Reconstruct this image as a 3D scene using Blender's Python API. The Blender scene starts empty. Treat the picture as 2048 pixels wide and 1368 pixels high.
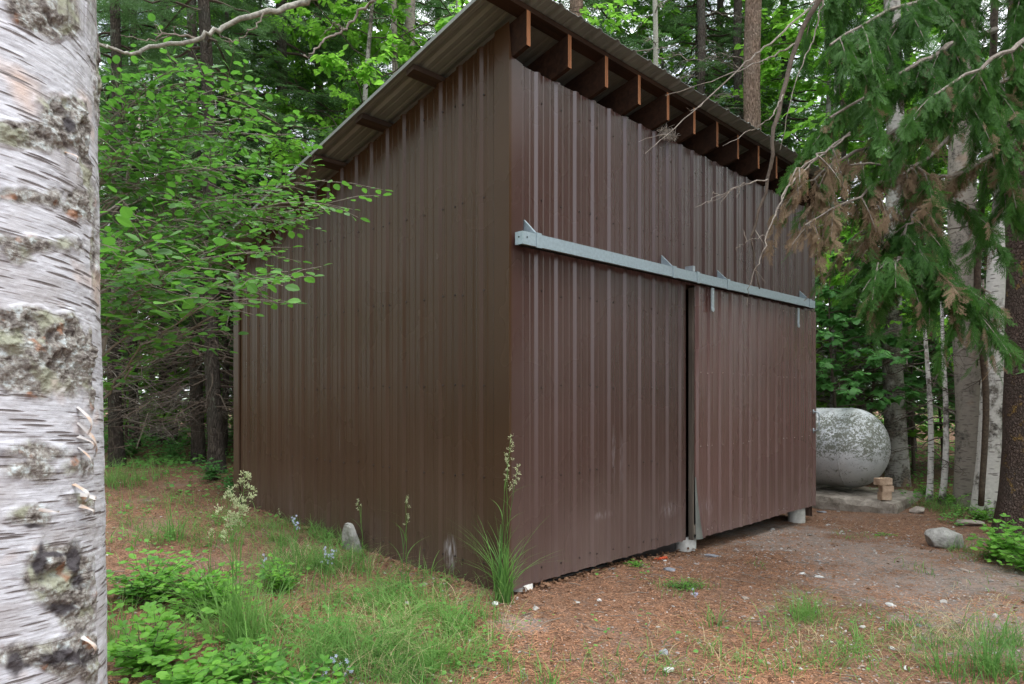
import bpy, math, random
import numpy as np
from math import radians as R, sin, cos, pi
from mathutils import Vector

# ------------------------------------------------------------------ camera, sky, sun, exposure
scn = bpy.context.scene
COL = scn.collection
CAMZ, FPX, HY, CX = 1.307, 1415.0, 797.0, 1024.0      # photo measured at 2048 x 1368
cam_d = bpy.data.cameras.new("camera")
cam = bpy.data.objects.new("camera", cam_d); COL.objects.link(cam)
cam.location = (0, 0, CAMZ); cam.rotation_euler = (R(90), 0, 0)
cam_d.sensor_width = 36; cam_d.lens = FPX / 2048 * 36
cam_d.shift_y = (HY - 684) / 2048
cam_d.clip_start = 0.05; cam_d.clip_end = 1500
cam_d.dof.use_dof = True; cam_d.dof.focus_distance = 6.5; cam_d.dof.aperture_fstop = 14
scn.camera = cam

SUN_AZ, SUN_EL = 112, 68                               # degrees clockwise from +Y, above the horizon
w = bpy.data.worlds.new("World"); scn.world = w; w.use_nodes = True
nt = w.node_tree; nt.nodes.clear()
sky = nt.nodes.new('ShaderNodeTexSky'); sky.sky_type = 'NISHITA'; sky.sun_disc = False
sky.sun_elevation = R(SUN_EL); sky.sun_rotation = R(SUN_AZ)
sky.air_density = 1.2; sky.dust_density = 4.0; sky.ozone_density = 1.0
tc = nt.nodes.new('ShaderNodeTexCoord'); cn = nt.nodes.new('ShaderNodeTexNoise')
cn.inputs['Scale'].default_value = 3.5; cn.inputs['Detail'].default_value = 8
cr = nt.nodes.new('ShaderNodeMapRange'); cr.inputs[1].default_value = .34; cr.inputs[2].default_value = .52
cm = nt.nodes.new('ShaderNodeMix'); cm.data_type = 'RGBA'
cm.inputs[7].default_value = (13.5, 13.9, 14.6, 1)       # cloud
bg = nt.nodes.new('ShaderNodeBackground'); bg.inputs[1].default_value = .12
wo = nt.nodes.new('ShaderNodeOutputWorld')
nt.links.new(tc.outputs['Generated'], cn.inputs['Vector']); nt.links.new(cn.outputs['Fac'], cr.inputs[0])
nt.links.new(cr.outputs[0], cm.inputs[0]); nt.links.new(sky.outputs[0], cm.inputs[6])
sx = nt.nodes.new('ShaderNodeSeparateXYZ'); mz = nt.nodes.new('ShaderNodeMapRange')       # an overcast sky is brightest overhead
mz.inputs[1].default_value = 0; mz.inputs[2].default_value = .9; mz.inputs[3].default_value = .58; mz.inputs[4].default_value = 1.45
vm = nt.nodes.new('ShaderNodeVectorMath'); vm.operation = 'SCALE'
nt.links.new(tc.outputs['Generated'], sx.inputs[0]); nt.links.new(sx.outputs[2], mz.inputs[0]); nt.links.new(cm.outputs[2], vm.inputs[0]); nt.links.new(mz.outputs[0], vm.inputs[3])
nt.links.new(vm.outputs[0], bg.inputs[0]); nt.links.new(bg.outputs[0], wo.inputs[0])
sl = bpy.data.lights.new("sun", 'SUN'); sl.energy = 1.0; sl.angle = R(26); sl.color = (1, .96, .9)
so = bpy.data.objects.new("sun", sl); COL.objects.link(so)
sd = Vector((sin(R(SUN_AZ)) * cos(R(SUN_EL)), cos(R(SUN_AZ)) * cos(R(SUN_EL)), sin(R(SUN_EL))))
so.rotation_euler = (-sd).to_track_quat('-Z', 'Y').to_euler()
scn.view_settings.view_transform = 'Standard'; scn.view_settings.look = 'None'
scn.view_settings.exposure = 1.0; scn.view_settings.gamma = 1
scn.render.engine = 'CYCLES'
cy = scn.cycles
cy.use_denoising = True; cy.denoising_prefilter = 'NONE'; cy.sampling_pattern = 'BLUE_NOISE'; scn.render.filter_size = 1.3; cy.max_bounces = 7; cy.diffuse_bounces = 3; cy.glossy_bounces = 3
cy.transmission_bounces = 4; cy.transparent_max_bounces = 6; cy.caustics_reflective = False; cy.caustics_refractive = False
cy.use_adaptive_sampling = False; cy.sample_clamp_indirect = 2.5

RN = np.random.default_rng(7)
random.seed(7)

# ------------------------------------------------------------------ numpy helpers
def vnoise(p, seed=0):
    p = np.asarray(p, float); i = np.floor(p).astype(np.int64); f = p - i; f = f * f * (3 - 2 * f)
    def h(ix, iy, iz):
        n = (ix * 73856093) ^ (iy * 19349663) ^ (iz * 83492791) ^ (seed * 2654435 + 1013)
        n = (n ^ (n >> 13)) * 1274126177 & 0x7fffffff
        n = (n ^ (n >> 11)) & 0xffff
        return n / 65535.0
    x, y, z = i[..., 0], i[..., 1], i[..., 2]; fx, fy, fz = f[..., 0], f[..., 1], f[..., 2]
    r = 0
    for a in (0, 1):
        for b in (0, 1):
            for c in (0, 1):
                r = r + h(x + a, y + b, z + c) * (fx if a else 1 - fx) * (fy if b else 1 - fy) * (fz if c else 1 - fz)
    return r
def fbm(p, o=4, seed=0):
    p = np.asarray(p, float); s = 0; a = .5; t = 0
    for k in range(o):
        s = s + a * vnoise(p * (2 ** k), seed + k); t += a; a *= .5
    return s / t
def nrm(a):
    a = np.asarray(a, float); return a / np.maximum(np.linalg.norm(a, axis=-1, keepdims=True), 1e-9)

class G:
    def __init__(s): s.v = []; s.f = []; s.n = 0
    def add(s, v, f, m=0):
        v = np.asarray(v, np.float32).reshape(-1, 3)
        for q in (f if isinstance(f, list) else [f]):
            q = np.asarray(q, np.int64)
            s.f.append((q + s.n, m))
        s.v.append(v); s.n += len(v)
    def merge(s, o, M=None, t=(0, 0, 0)):
        V = np.concatenate(o.v)
        if M is not None: V = V @ np.asarray(M).T
        V = V + np.asarray(t)
        for q, m in o.f: s.f.append((q + s.n, m))
        s.v.append(V.astype(np.float32)); s.n += len(V)
    def mesh(s, name, mats, smooth=False):
        me = bpy.data.meshes.new(name)
        V = np.concatenate(s.v).astype(np.float32)
        L = np.concatenate([q.ravel() for q, m in s.f]).astype(np.int32)
        T = np.concatenate([np.full(len(q), q.shape[1]) for q, m in s.f]).astype(np.int32)
        MI = np.concatenate([np.full(len(q), m) for q, m in s.f]).astype(np.int32)
        me.vertices.add(len(V)); me.vertices.foreach_set('co', V.ravel())
        me.loops.add(len(L)); me.loops.foreach_set('vertex_index', L)
        me.polygons.add(len(T)); st = np.concatenate([[0], np.cumsum(T)[:-1]]).astype(np.int32)
        me.polygons.foreach_set('loop_start', st); me.polygons.foreach_set('loop_total', T)
        me.polygons.foreach_set('material_index', MI)
        me.polygons.foreach_set('use_smooth', np.full(len(T), bool(smooth)))
        for m in (mats if isinstance(mats, (list, tuple)) else [mats]): me.materials.append(m)
        me.update(calc_edges=True)
        return me
    def build(s, name, mats, parent=None, smooth=False):
        return link(name, s.mesh(name, mats, smooth), parent)

def link(name, me, parent=None):
    o = bpy.data.objects.new(name, me); COL.objects.link(o)
    if parent is not None: o.parent = parent
    return o
def tag(o, label=None, cat=None, group=None, kind=None):
    if label: o['label'] = label
    if cat: o['category'] = cat
    if group: o['group'] = group
    if kind: o['kind'] = kind
    return o
def thing(name, label, cat, loc=(0, 0, 0), rz=0, group=None):
    o = bpy.data.objects.new(name, None); COL.objects.link(o)
    o.location = loc; o.rotation_euler = (0, 0, rz)
    return tag(o, label, cat, group)

def stamp(g, tv, tf, P, A, N, sc=1.0, m=0):
    P = np.atleast_2d(P); A = nrm(A); S = nrm(np.cross(N, A)); N = np.cross(A, S)
    A = np.broadcast_to(A, P.shape); S = np.broadcast_to(S, P.shape); N = np.broadcast_to(N, P.shape)
    n, k = len(P), len(tv)
    sc = np.asarray(sc, float)
    if sc.ndim == 0: sc = np.full((n, 3), float(sc))
    elif sc.ndim == 1: sc = np.repeat(sc[:, None], 3, 1)
    v = (P[:, None] + tv[None, :, 0:1] * (A * sc[:, 0:1])[:, None] + tv[None, :, 1:2] * (S * sc[:, 1:2])[:, None]
         + tv[None, :, 2:3] * (N * sc[:, 2:3])[:, None])
    fs = []
    for q in tf:
        q = np.asarray(q); fs.append((q[None] + (np.arange(n) * k)[:, None, None]).reshape(-1, q.shape[1]))
    g.add(v.reshape(-1, 3), fs, m)

def tube(g, pts, rad, sides=6, m=0, cap=True):
    pts = np.asarray(pts, float); n = len(pts); rad = np.broadcast_to(np.asarray(rad, float), (n,))
    t = np.gradient(pts, axis=0); t = nrm(t)
    up = np.array([0, 0, 1.]) if abs(t[0, 2]) < .9 else np.array([1., 0, 0])
    s = nrm(np.cross(t, up)); u = np.cross(s, t)
    a = np.arange(sides) * 2 * pi / sides
    v = pts[:, None] + rad[:, None, None] * (np.cos(a)[None, :, None] * s[:, None] + np.sin(a)[None, :, None] * u[:, None])
    i = np.arange(n - 1)[:, None] * sides; j = np.arange(sides)[None]; j2 = (j + 1) % sides
    f = np.stack([i + j, i + j2, i + sides + j2, i + sides + j], -1).reshape(-1, 4)
    fs = [f]
    if cap: fs += [np.arange(sides)[::-1][None], (np.arange(sides) + (n - 1) * sides)[None]]
    g.add(v.reshape(-1, 3), fs, m)

def curve(pts, n=12, wob=0.0, rng=RN):
    """smooth polyline through the points (Catmull-Rom) with a little wobble"""
    p = np.asarray(pts, float); p = np.vstack([2 * p[0] - p[1], p, 2 * p[-1] - p[-2]]); out = []
    k = len(p) - 3; per = max(2, n // k)
    for i in range(k):
        for t in np.linspace(0, 1, per, endpoint=(i == k - 1)):
            a, b, c, d = p[i:i + 4]
            out.append(.5 * (2 * b + (c - a) * t + (2 * a - 5 * b + 4 * c - d) * t * t + (3 * b - a - 3 * c + d) * t ** 3))
    out = np.array(out)
    if wob: out[1:-1] += rng.normal(0, wob, (len(out) - 2, 3))
    return out

def boxg(g, x0, x1, y0, y1, z0, z1, m=0, M=None):
    v = np.array([[x, y, z] for z in (z0, z1) for y in (y0, y1) for x in (x0, x1)], float)
    if M is not None: v = M(v)
    g.add(v, [np.array([[0, 2, 3, 1], [4, 5, 7, 6], [0, 1, 5, 4], [2, 6, 7, 3], [0, 4, 6, 2], [1, 3, 7, 5]])], m)

def rand_dirs(n, rng=RN):
    return nrm(rng.normal(size=(n, 3)))

# ------------------------------------------------------------------ material helpers
class NT:
    def __init__(s, name):
        s.m = bpy.data.materials.new(name); s.m.use_nodes = True; s.t = s.m.node_tree
        s.t.nodes.clear(); s.out = s.n('OutputMaterial')
    def n(s, t, **k):
        x = s.t.nodes.new('ShaderNode' + t)
        for a, b in k.items(): setattr(x, a, b)
        return x
    def l(s, a, b): s.t.links.new(a, b)
    def set(s, inp, v):
        if isinstance(v, bpy.types.NodeSocket): s.l(v, inp)
        elif isinstance(v, (tuple, list)) and len(v) == 3 and inp.type == 'RGBA': inp.default_value = (*v, 1)
        else: inp.default_value = v
    def noise(s, vec, scale, detail=4, rough=.55, dist=0.0):
        x = s.n('TexNoise'); s.set(x.inputs['Scale'], scale); s.set(x.inputs['Detail'], detail)
        s.set(x.inputs['Roughness'], rough); s.set(x.inputs['Distortion'], dist)
        if vec is not None: s.l(vec, x.inputs['Vector'])
        return x.outputs['Fac']
    def voro(s, vec, scale, feat='F1', out='Distance'):
        x = s.n('TexVoronoi', feature=feat); s.set(x.inputs['Scale'], scale)
        if vec is not None: s.l(vec, x.inputs['Vector'])
        return x.outputs[out]
    def rng(s, v, a, b, c=0., d=1., smooth=False):
        x = s.n('MapRange'); s.set(x.inputs[0], v)
        if smooth: x.interpolation_type = 'SMOOTHSTEP'
        for i, q in enumerate((a, b, c, d)): x.inputs[1 + i].default_value = q
        return x.outputs[0]
    def mix(s, f, a, b, mode='MIX'):
        x = s.n('Mix', data_type='RGBA', blend_type=mode)
        s.set(x.inputs[0], f); s.set(x.inputs[6], a); s.set(x.inputs[7], b); return x.outputs[2]
    def math(s, op, a, b=0.):
        x = s.n('Math', operation=op); s.set(x.inputs[0], a); s.set(x.inputs[1], b); return x.outputs[0]
    def map(s, vec, scale=(1, 1, 1), loc=(0, 0, 0), rot=(0, 0, 0)):
        x = s.n('Mapping'); x.inputs['Scale'].default_value = scale; x.inputs['Location'].default_value = loc
        x.inputs['Rotation'].default_value = rot; s.l(vec, x.inputs[0]); return x.outputs[0]
    def obj(s): return s.n('TexCoord').outputs['Object']
    def pos(s): return s.n('NewGeometry').outputs['Position']
    def island(s): return s.n('NewGeometry').outputs['Random Per Island']
    def orand(s): return s.n('ObjectInfo').outputs['Random']
    def attr(s, name):
        x = s.n('Attribute'); x.attribute_name = name; return x
    def ramp(s, f, stops):
        x = s.n('ValToRGB'); e = x.color_ramp.elements
        while len(e) < len(stops): e.new(.5)
        for i, (p, c) in enumerate(stops): e[i].position = p; e[i].color = (*c, 1)
        s.set(x.inputs[0], f); return x.outputs[0]
    def bump(s, h, strength=.5, dist=.01):
        x = s.n('Bump'); s.set(x.inputs['Strength'], strength); s.set(x.inputs['Distance'], dist); s.l(h, x.inputs['Height'])
        return x.outputs[0]
    def bsdf(s, col, rough=.6, metal=0., spec=.5, normal=None, **k):
        x = s.n('BsdfPrincipled'); s.set(x.inputs['Base Color'], col); s.set(x.inputs['Roughness'], rough)
        s.set(x.inputs['Metallic'], metal); s.set(x.inputs['Specular IOR Level'], spec)
        if normal is not None: s.l(normal, x.inputs['Normal'])
        return x.outputs[0]
    def done(s, sh): s.l(sh, s.out.inputs['Surface']); return s.m

def leaf_mat(name, dark, light, trans=.38, rough=.5, spec=.35, tcol=None, hue=.0):
    t = NT(name)
    f = t.math('ADD', t.math('MULTIPLY', t.island(), .75), t.math('MULTIPLY', t.orand(), .25))
    c = t.mix(f, dark, light)
    c = t.mix(t.rng(t.noise(t.pos(), .9, 2), .38, .62), c, t.mix(.55, c, light))
    b = t.bsdf(c, rough, spec=spec)
    tr = t.n('BsdfTranslucent')
    tc_ = t.mix(.5, c, tcol or tuple(min(1, x * 1.6) for x in light)); t.set(tr.inputs[0], tc_)
    mx = t.n('MixShader'); mx.inputs[0].default_value = trans; t.l(b, mx.inputs[1]); t.l(tr.outputs[0], mx.inputs[2])
    return t.done(mx.outputs[0])

def bark_mat(name, c1, c2, c3, vs=18, hs=6, depth=.012, moss=None):
    t = NT(name); o = t.obj()
    p = t.map(o, (vs, vs, hs))
    n1 = t.noise(p, 1.0, 6, .65, .6); n2 = t.noise(o, 3, 4)
    v = t.voro(t.map(o, (vs * 1.3, vs * 1.3, hs * 1.1)), 1.0, 'DISTANCE_TO_EDGE')
    c = t.mix(t.rng(n1, .35, .65), c1, c2); c = t.mix(t.rng(n2, .45, .7), c, c3)
    c = t.mix(t.rng(v, 0, .12, .35, 0), c, tuple(x * .3 for x in c1))
    if moss: c = t.mix(t.rng(t.noise(o, 5.5, 5, .7), .58, .66), c, moss)
    h = t.math('ADD', n1, t.rng(v, 0, .2))
    return t.done(t.bsdf(c, .9, spec=.15, normal=t.bump(h, .9, depth)))

def wood_mat(name, a, b, rough=.8, axis=(1.2, 30, 30)):
    t = NT(name); o = t.obj()
    n1 = t.noise(t.map(o, axis), 1, 5, .6, .4); n2 = t.noise(o, 2.2, 3)
    c = t.mix(t.rng(n1, .3, .7), a, b); c = t.mix(t.rng(n2, .5, .75, 0, .6), c, tuple(x * .45 for x in a))
    return t.done(t.bsdf(c, rough, spec=.2, normal=t.bump(n1, .4, .004)))

def simple(name, col, rough=.6, metal=0., spec=.4, var=.25, sc=8, bump=.2):
    t = NT(name); o = t.obj(); n = t.noise(o, sc, 5, .6)
    c = t.mix(t.rng(n, .3, .7), tuple(x * (1 - var) for x in col), tuple(min(1, x * (1 + var)) for x in col))
    return t.done(t.bsdf(c, rough, metal, spec, t.bump(n, bump, .005)))

# ------------------------------------------------------------------ coordinates measured off the photograph
def at(px, py, Y): return np.array([(px - CX) / FPX * Y, Y, CAMZ - (py - HY) / FPX * Y])
E1 = np.array([.690, .7238, 0]); E2 = np.array([-.7238, .690, 0]); CORNER = np.array([-.021, 5.0, 0.]); SROT = math.atan2(.7238, .690)
def S(a, b, z=0): return CORNER + a * E1 + b * E2 + np.array([0, 0, z])

GPTS = np.array([(0.1, 4.9, -.10), (.8, 5.4, -.10), (1.0, 5.7, -.13), (1.6, 6.45, -.17), (1.85, 6.75, -.19), (2.6, 7.6, -.21), (3.7, 8.75, -.25), (4.1, 9.3, -.24), (5.0, 9.1, -.2), (-.45, 5.3, -.045), (-1.26, 6.15, -.02),
                 (-2.1, 6.9, .06), (-2.85, 7.6, .14), (0, 3.5, -.17), (2.5, 3.6, -.22), (-2, 3.5, -.06), (-1.2, 4.4, -.07), (5.4, 7.8, -.19), (4.6, 7.2, -.2),
                 (3.2, 5.5, -.2), (1.6, 4.6, -.17), (-4.0, 9.5, .33), (-4, 7, .2), (-6, 14, .45), (0, 14, .2), (8, 14, -.05), (6.5, 10.5, -.12),
                 (14, 22, 0), (-14, 22, .7), (0, 25, .4), (0, -3, -.1), (-4, 0, .0), (6, 0, -.25), (-12, 5, .4), (14, 5, -.3), (0, -15, 0), (-2.5, 10.5, .28), (3, 11, .05)])
def ground(x, y):
    x = np.asarray(x, float); y = np.asarray(y, float)
    d2 = (x[..., None] - GPTS[:, 0]) ** 2 + (y[..., None] - GPTS[:, 1]) ** 2
    wt = 1 / (d2 + .25) ** 1.7
    z = (wt * GPTS[:, 2]).sum(-1) / wt.sum(-1)
    p = np.stack([x, y, x * 0], -1)
    z = z + (fbm(p * .9 + 50, 3, 3) - .5) * .05 + (fbm(p * 6, 3, 9) - .5) * .022
    return z
def gp(px, py):
    Y = 5.0
    for _ in range(30):
        x = (px - CX) / FPX * Y; z = float(ground(x, Y))
        Y = .5 * Y + .5 * (CAMZ - z) * FPX / max(py - HY, 5)
    x = (px - CX) / FPX * Y
    return np.array([x, Y, float(ground(x, Y))])
def inside_shed(x, y, m=0.0):
    rx, ry = x - CORNER[0], y - CORNER[1]
    a = rx * E1[0] + ry * E1[1]; b = rx * E2[0] + ry * E2[1]
    return (a > -m) & (a < 5.6 + m) & (b > -m) & (b < 4.23 + m)

# ------------------------------------------------------------------ materials
def mat_ground():
    t = NT('forest_floor'); p = t.pos()
    g = t.attr('gravel').outputs['Fac']
    n1 = t.noise(p, 1.3, 5, .6); n2 = t.noise(p, 14, 6, .7); n3 = t.noise(p, 70, 4, .7); n4 = t.noise(p, 3.4, 4, .6)
    litter = t.ramp(n3, [(.27, (.035, .019, .012)), (.43, (.15, .078, .047)), (.57, (.29, .165, .105)), (.75, (.50, .33, .235))])
    soil = t.ramp(n2, [(.25, (.17, .12, .095)), (.5, (.34, .25, .205)), (.75, (.51, .41, .36))])
    v = t.voro(p, 55, 'F1', 'Distance'); vc = t.voro(p, 55, 'F1', 'Color')
    peb = t.mix(t.rng(v, .0, .5), t.mix(.55, t.mix(vc, (.28, .25, .235), (.58, .54, .51)), (.36, .315, .29)), (.17, .14, .12))
    grav = t.mix(t.rng(n2, .42, .58), soil, peb)
    m = t.rng(t.math('ADD', g, t.math('ADD', t.math('MULTIPLY', t.math('SUBTRACT', n4, .5), 2.4), t.math('MULTIPLY', t.math('SUBTRACT', n2, .5), 1.8))), .30, .85)
    litter = t.mix(t.rng(n2, .42, .62, 0, .55), litter, (.045, .028, .020)); c = t.mix(m, litter, grav)
    c = t.mix(t.rng(n1, .5, .72, 0, .45), c, t.mix(.5, soil, (.15, .11, .085)))
    h = t.math('ADD', n3, t.math('MULTIPLY', t.rng(v, 0, .4, 1, 0), .5))
    h = t.math('ADD', h, n2)
    return t.done(t.bsdf(c, .95, spec=.15, normal=t.bump(h, .8, .02)))

def mat_paint(name, stains=(), dust=0.0, tint=(.062, .040, .031), spec=.8):
    t = NT(name); o = t.obj()
    n1 = t.noise(t.map(o, (9, 9, .7)), 1, 5, .6); n2 = t.noise(o, 1.1, 3); sp = t.noise(o, 60, 3, .6)
    c = t.mix(t.rng(n2, .35, .65), tuple(x * .95 for x in tint), tuple(x * 1.05 for x in tint))
    c = t.mix(t.rng(n2, .4, .7, 0, .2), c, tuple(x * 1.3 for x in tint))
    z = t.n('SeparateXYZ'); t.l(o, z.inputs[0])
    low = t.rng(z.outputs[2], 1.4, -.05, 0, 1)
    d = t.math('MULTIPLY', t.math('POWER', low, 2.2), t.rng(t.noise(t.map(o, (1.6, 1.6, .9)), 1, 3, .5), .3, .75, .4, 1))
    c = t.mix(t.math('MULTIPLY', d, .32 + dust), c, (.24, .19, .175))
    for (cx, cy_, cz, sx, sz, k) in stains:
        m = t.map(o, (1 / sx, 1 / sx, 1 / sz), (-cx / sx, -cy_ / sx, -cz / sz))
        L = t.n('VectorMath', operation='LENGTH'); t.l(m, L.inputs[0])
        f = t.math('MULTIPLY', t.rng(L.outputs['Value'], .2, 1, 1, 0), t.rng(t.noise(t.map(o, (45, 45, 9)), 1, 4, .6), .44, .66, 0, 1))
        c = t.mix(t.math('MULTIPLY', f, k), c, (.42, .38, .40))
    scr = t.rng(t.noise(t.map(o, (75, 75, .9)), 1, 3, .6), .70, .74); scr = t.math('MULTIPLY', scr, t.rng(t.noise(o, 1.6, 3), .48, .6))
    c = t.mix(t.math('MULTIPLY', scr, .55), c, (.26, .22, .21))
    mm = t.map(o, (1 / .34, 1, 1 / .55), (-.62 / .34, 0, -1.95 / .55)); L2 = t.n('VectorMath', operation='LENGTH'); t.l(mm, L2.inputs[0])
    spt = t.math('MULTIPLY', t.rng(t.noise(o, 85, 3, .6), .63, .66), t.rng(L2.outputs['Value'], .3, 1, 1, 0)); c = t.mix(spt, c, (.012, .010, .009))
    blot = t.rng(t.noise(t.map(o, (1.1, 1.1, .6)), 1, 3, .5), .45, .75, 0, .05); c = t.mix(blot, c, (.16, .115, .09))
    r = t.math('ADD', t.rng(n2, .3, .7, .24, .30), t.math('MULTIPLY', blot, .6))
    return t.done(t.bsdf(c, r, spec=spec, normal=t.bump(n2, .02, .01)))

M = {}
M['ground'] = mat_ground()
M['paint_side'] = mat_paint('brown_paint_side', [(-.02, .62, .12, .10, .16, 1.1)], 0, (.047, .0235, .0108), .30)
M['paint_front'] = mat_paint('brown_paint_front', [(1.25, -.02, .85, .05, .30, .5), (1.37, -.02, .75, .04, .35, .5), (1.1, -.02, .35, .16, .04, .4),
                             (2.15, -.02, .28, .2, .09, .4), (2.6, -.05, .25, .25, .12, .35)], .12, (.050, .0240, .0200), .65)
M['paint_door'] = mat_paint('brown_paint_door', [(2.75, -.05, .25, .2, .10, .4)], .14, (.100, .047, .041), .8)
M['roof'] = simple('roof_metal', (.17, .185, .17), .5, .15, .5, .15, 3, .05)
M['roof_rib'] = M['roof']
M['galv'] = simple('galvanised_steel', (.30, .375, .415), .42, .35, .5, .16, 40, .08)
M['galv_bright'] = simple('bright_zinc', (.42, .48, .52), .35, .6, .5, .2, 30, .1)
M['rafter'] = wood_mat('shaded_rafter_wood', (.014, .0065, .0035), (.040, .018, .009))  # shade under the eave is put into this darkened wood colour
M['rafter_end'] = wood_mat('rafter_end_wood', (.15, .058, .025), (.30, .13, .058), axis=(30, 30, 1.4))
M['oldwood'] = wood_mat('weathered_wood', (.13, .105, .085), (.26, .22, .18), axis=(30, 30, 1.2))
M['purlin'] = wood_mat('purlin_wood', (.030, .021, .016), (.07, .047, .033))
M['dark'] = simple('interior_shade_black', (.015, .013, .012), .95, 0, .1)  # near-black colour standing in for shade inside the shed and its gaps
M['blackplastic'] = simple('black_plastic', (.012, .012, .014), .4, 0, .5)
M['screw'] = simple('screw_paint', (.03, .02, .017), .4, .2, .5)
M['screw_light'] = simple('screw_zinc', (.30, .24, .22), .4, .4, .5)
M['concrete'] = simple('pier_concrete', (.50, .49, .46), .9, 0, .2, .18, 22, .4)
M['spruce'] = leaf_mat('spruce_needles', (.030, .070, .028), (.085, .170, .055), .34, .55, .2)
M['fir'] = leaf_mat('fir_needles', (.050, .12, .045), (.14, .29, .085), .42, .55, .2)
M['bright'] = leaf_mat('maple_leaves', (.065, .18, .022), (.20, .44, .05), .52, .45, .2)
M['maple'] = leaf_mat('vine_maple_leaves', (.04, .125, .045), (.11, .29, .07), .45, .45, .2)
M['sapling'] = leaf_mat('serviceberry_leaves', (.009, .040, .018), (.095, .255, .032), .42, .45, .28)
M['shrub'] = leaf_mat('snowberry_leaves', (.020, .100, .036), (.19, .43, .055), .42, .5, .25)
M['cedar'] = leaf_mat('cedar_fronds', (.010, .042, .011), (.065, .175, .026), .34, .55, .2)
M['cedar_dead'] = leaf_mat('dead_cedar_fronds', (.085, .060, .036), (.25, .18, .115), .2, .8, .1)
M['grass'] = leaf_mat('grass_blades', (.030, .095, .028), (.18, .35, .085), .4, .5, .15)
M['straw'] = leaf_mat('dry_grass', (.30, .24, .13), (.58, .50, .31), .25, .8, .1)
M['herb'] = leaf_mat('low_herb_leaves', (.055, .17, .045), (.16, .38, .08), .38, .5, .15)
M['panicle'] = leaf_mat('grass_seed_heads', (.30, .38, .20), (.66, .72, .46), .3, .8, .1)
M['flower'] = leaf_mat('pale_blue_petals', (.30, .34, .55), (.58, .60, .80), .3, .6, .2)
M['needle'] = leaf_mat('fallen_needles', (.13, .055, .028), (.62, .34, .20), .05, .8, .2)
M['deadleaf'] = leaf_mat('dead_leaves', (.06, .032, .018), (.24, .14, .085), .15, .8, .2)
M['bark_dark'] = bark_mat('spruce_bark', (.040, .031, .026), (.10, .082, .068), (.065, .062, .052), 30, 9, .014, (.12, .13, .10))
M['bark_brown'] = bark_mat('pine_bark', (.13, .085, .06), (.30, .215, .165), (.22, .17, .135), 34, 7, .02)
M['bark_grey'] = None
M['bark_edge'] = bark_mat('fir_bark', (.060, .042, .034), (.15, .105, .085), (.11, .085, .07), 34, 22, .03, (.24, .15, .05))
M['twig'] = simple('grey_twig', (.19, .165, .14), .85, 0, .2, .4, 40, .4)
M['twig_dark'] = simple('dark_twig', (.075, .058, .045), .85, 0, .2, .4, 40, .4)
M['lichen_branch'] = simple('lichen_branch', (.27, .265, .23), .9, 0, .1, .45, 60, .8)
def mat_birch(name, white=(.62, .59, .55), amt=.5):
    t = NT(name); o = t.obj()
    st = t.voro(t.map(o, (7, 7, 34)), 1.0, 'F1'); n = t.noise(t.map(o, (3, 3, 2.2)), 1, 5, .7); n3 = t.noise(t.map(o, (20, 20, 34)), 1, 4, .7)
    c = t.mix(t.rng(n3, .3, .7), tuple(x * .75 for x in white), white)
    c = t.mix(t.rng(st, .2, .3, .85, 0), c, (.13, .11, .10))
    c = t.mix(t.rng(n, amt, amt + .09), c, t.mix(t.rng(n3, .4, .6), (.05, .042, .037), (.20, .18, .15)))
    c = t.mix(t.rng(t.noise(o, 1.7, 3), .6, .7, 0, .7), c, (.30, .19, .12))
    return t.done(t.bsdf(c, .75, spec=.25, normal=t.bump(n3, .6, .01)))
M['bark_grey'] = mat_birch('old_birch_bark', (.29, .255, .215), .52); M['birch'] = mat_birch('birch_bark'); M['birch_mottled'] = mat_birch('mottled_birch_bark', (.36, .345, .32), .45)

def mat_tank():
    t = NT('lichened_tank_paint'); o = t.obj(); z = t.n('SeparateXYZ'); t.l(o, z.inputs[0])
    fine = t.noise(o, 36, 6, .78); big = t.noise(o, 3.0, 4, .6)
    band = t.math('MULTIPLY', t.rng(z.outputs[2], .38, .6, 0, 1), t.rng(z.outputs[2], 1.12, .98, 0, 1))
    k = t.math('ADD', t.math('MULTIPLY', band, .14), t.math('MULTIPLY', t.math('SUBTRACT', t.noise(t.map(o, (7, 7, 11)), 1, 4, .7), .5), .55))
    lich = t.rng(t.math('ADD', fine, k), .585, .625)
    base = t.mix(t.rng(t.noise(o, 6, 5, .7), .35, .65), (.46, .48, .50), (.78, .80, .82))
    grime = t.math('MULTIPLY', t.rng(z.outputs[2], .75, .15, 0, 1), t.rng(big, .3, .7, .5, 1))
    base = t.mix(grime, base, t.mix(t.rng(z.outputs[2], .30, 0), (.30, .29, .27), (.14, .13, .09)))
    c = t.mix(lich, base, t.mix(t.noise(o, 90, 2), (.08, .09, .07), (.26, .27, .22)))
    return t.done(t.bsdf(c, .55, spec=.4, normal=t.bump(fine, .15, .004)))
M['tank'] = mat_tank()
def mat_stone(name, a, b, sc=9):
    t = NT(name); o = t.obj(); n = t.noise(o, sc, 7, .65); n2 = t.noise(o, sc * 6, 4, .7)
    c = t.mix(t.rng(n, .35, .65), a, b); c = t.mix(t.rng(n2, .55, .7, 0, .6), c, tuple(x * .4 for x in a))
    return t.done(t.bsdf(c, .9, spec=.2, normal=t.bump(t.math('ADD', n, n2), .7, .01)))
M['stone'] = mat_stone('grey_stone', (.22, .21, .195), (.42, .41, .38))
M['stone_blue'] = mat_stone('slate_stone', (.17, .18, .20), (.30, .31, .34))
M['stone_tan'] = mat_stone('tan_stone', (.24, .20, .17), (.38, .33, .28))
M['stone_white'] = mat_stone('white_stone', (.45, .45, .44), (.68, .68, .66))
M['slab'] = mat_stone('old_concrete', (.15, .125, .10), (.36, .32, .27), 5)
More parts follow.
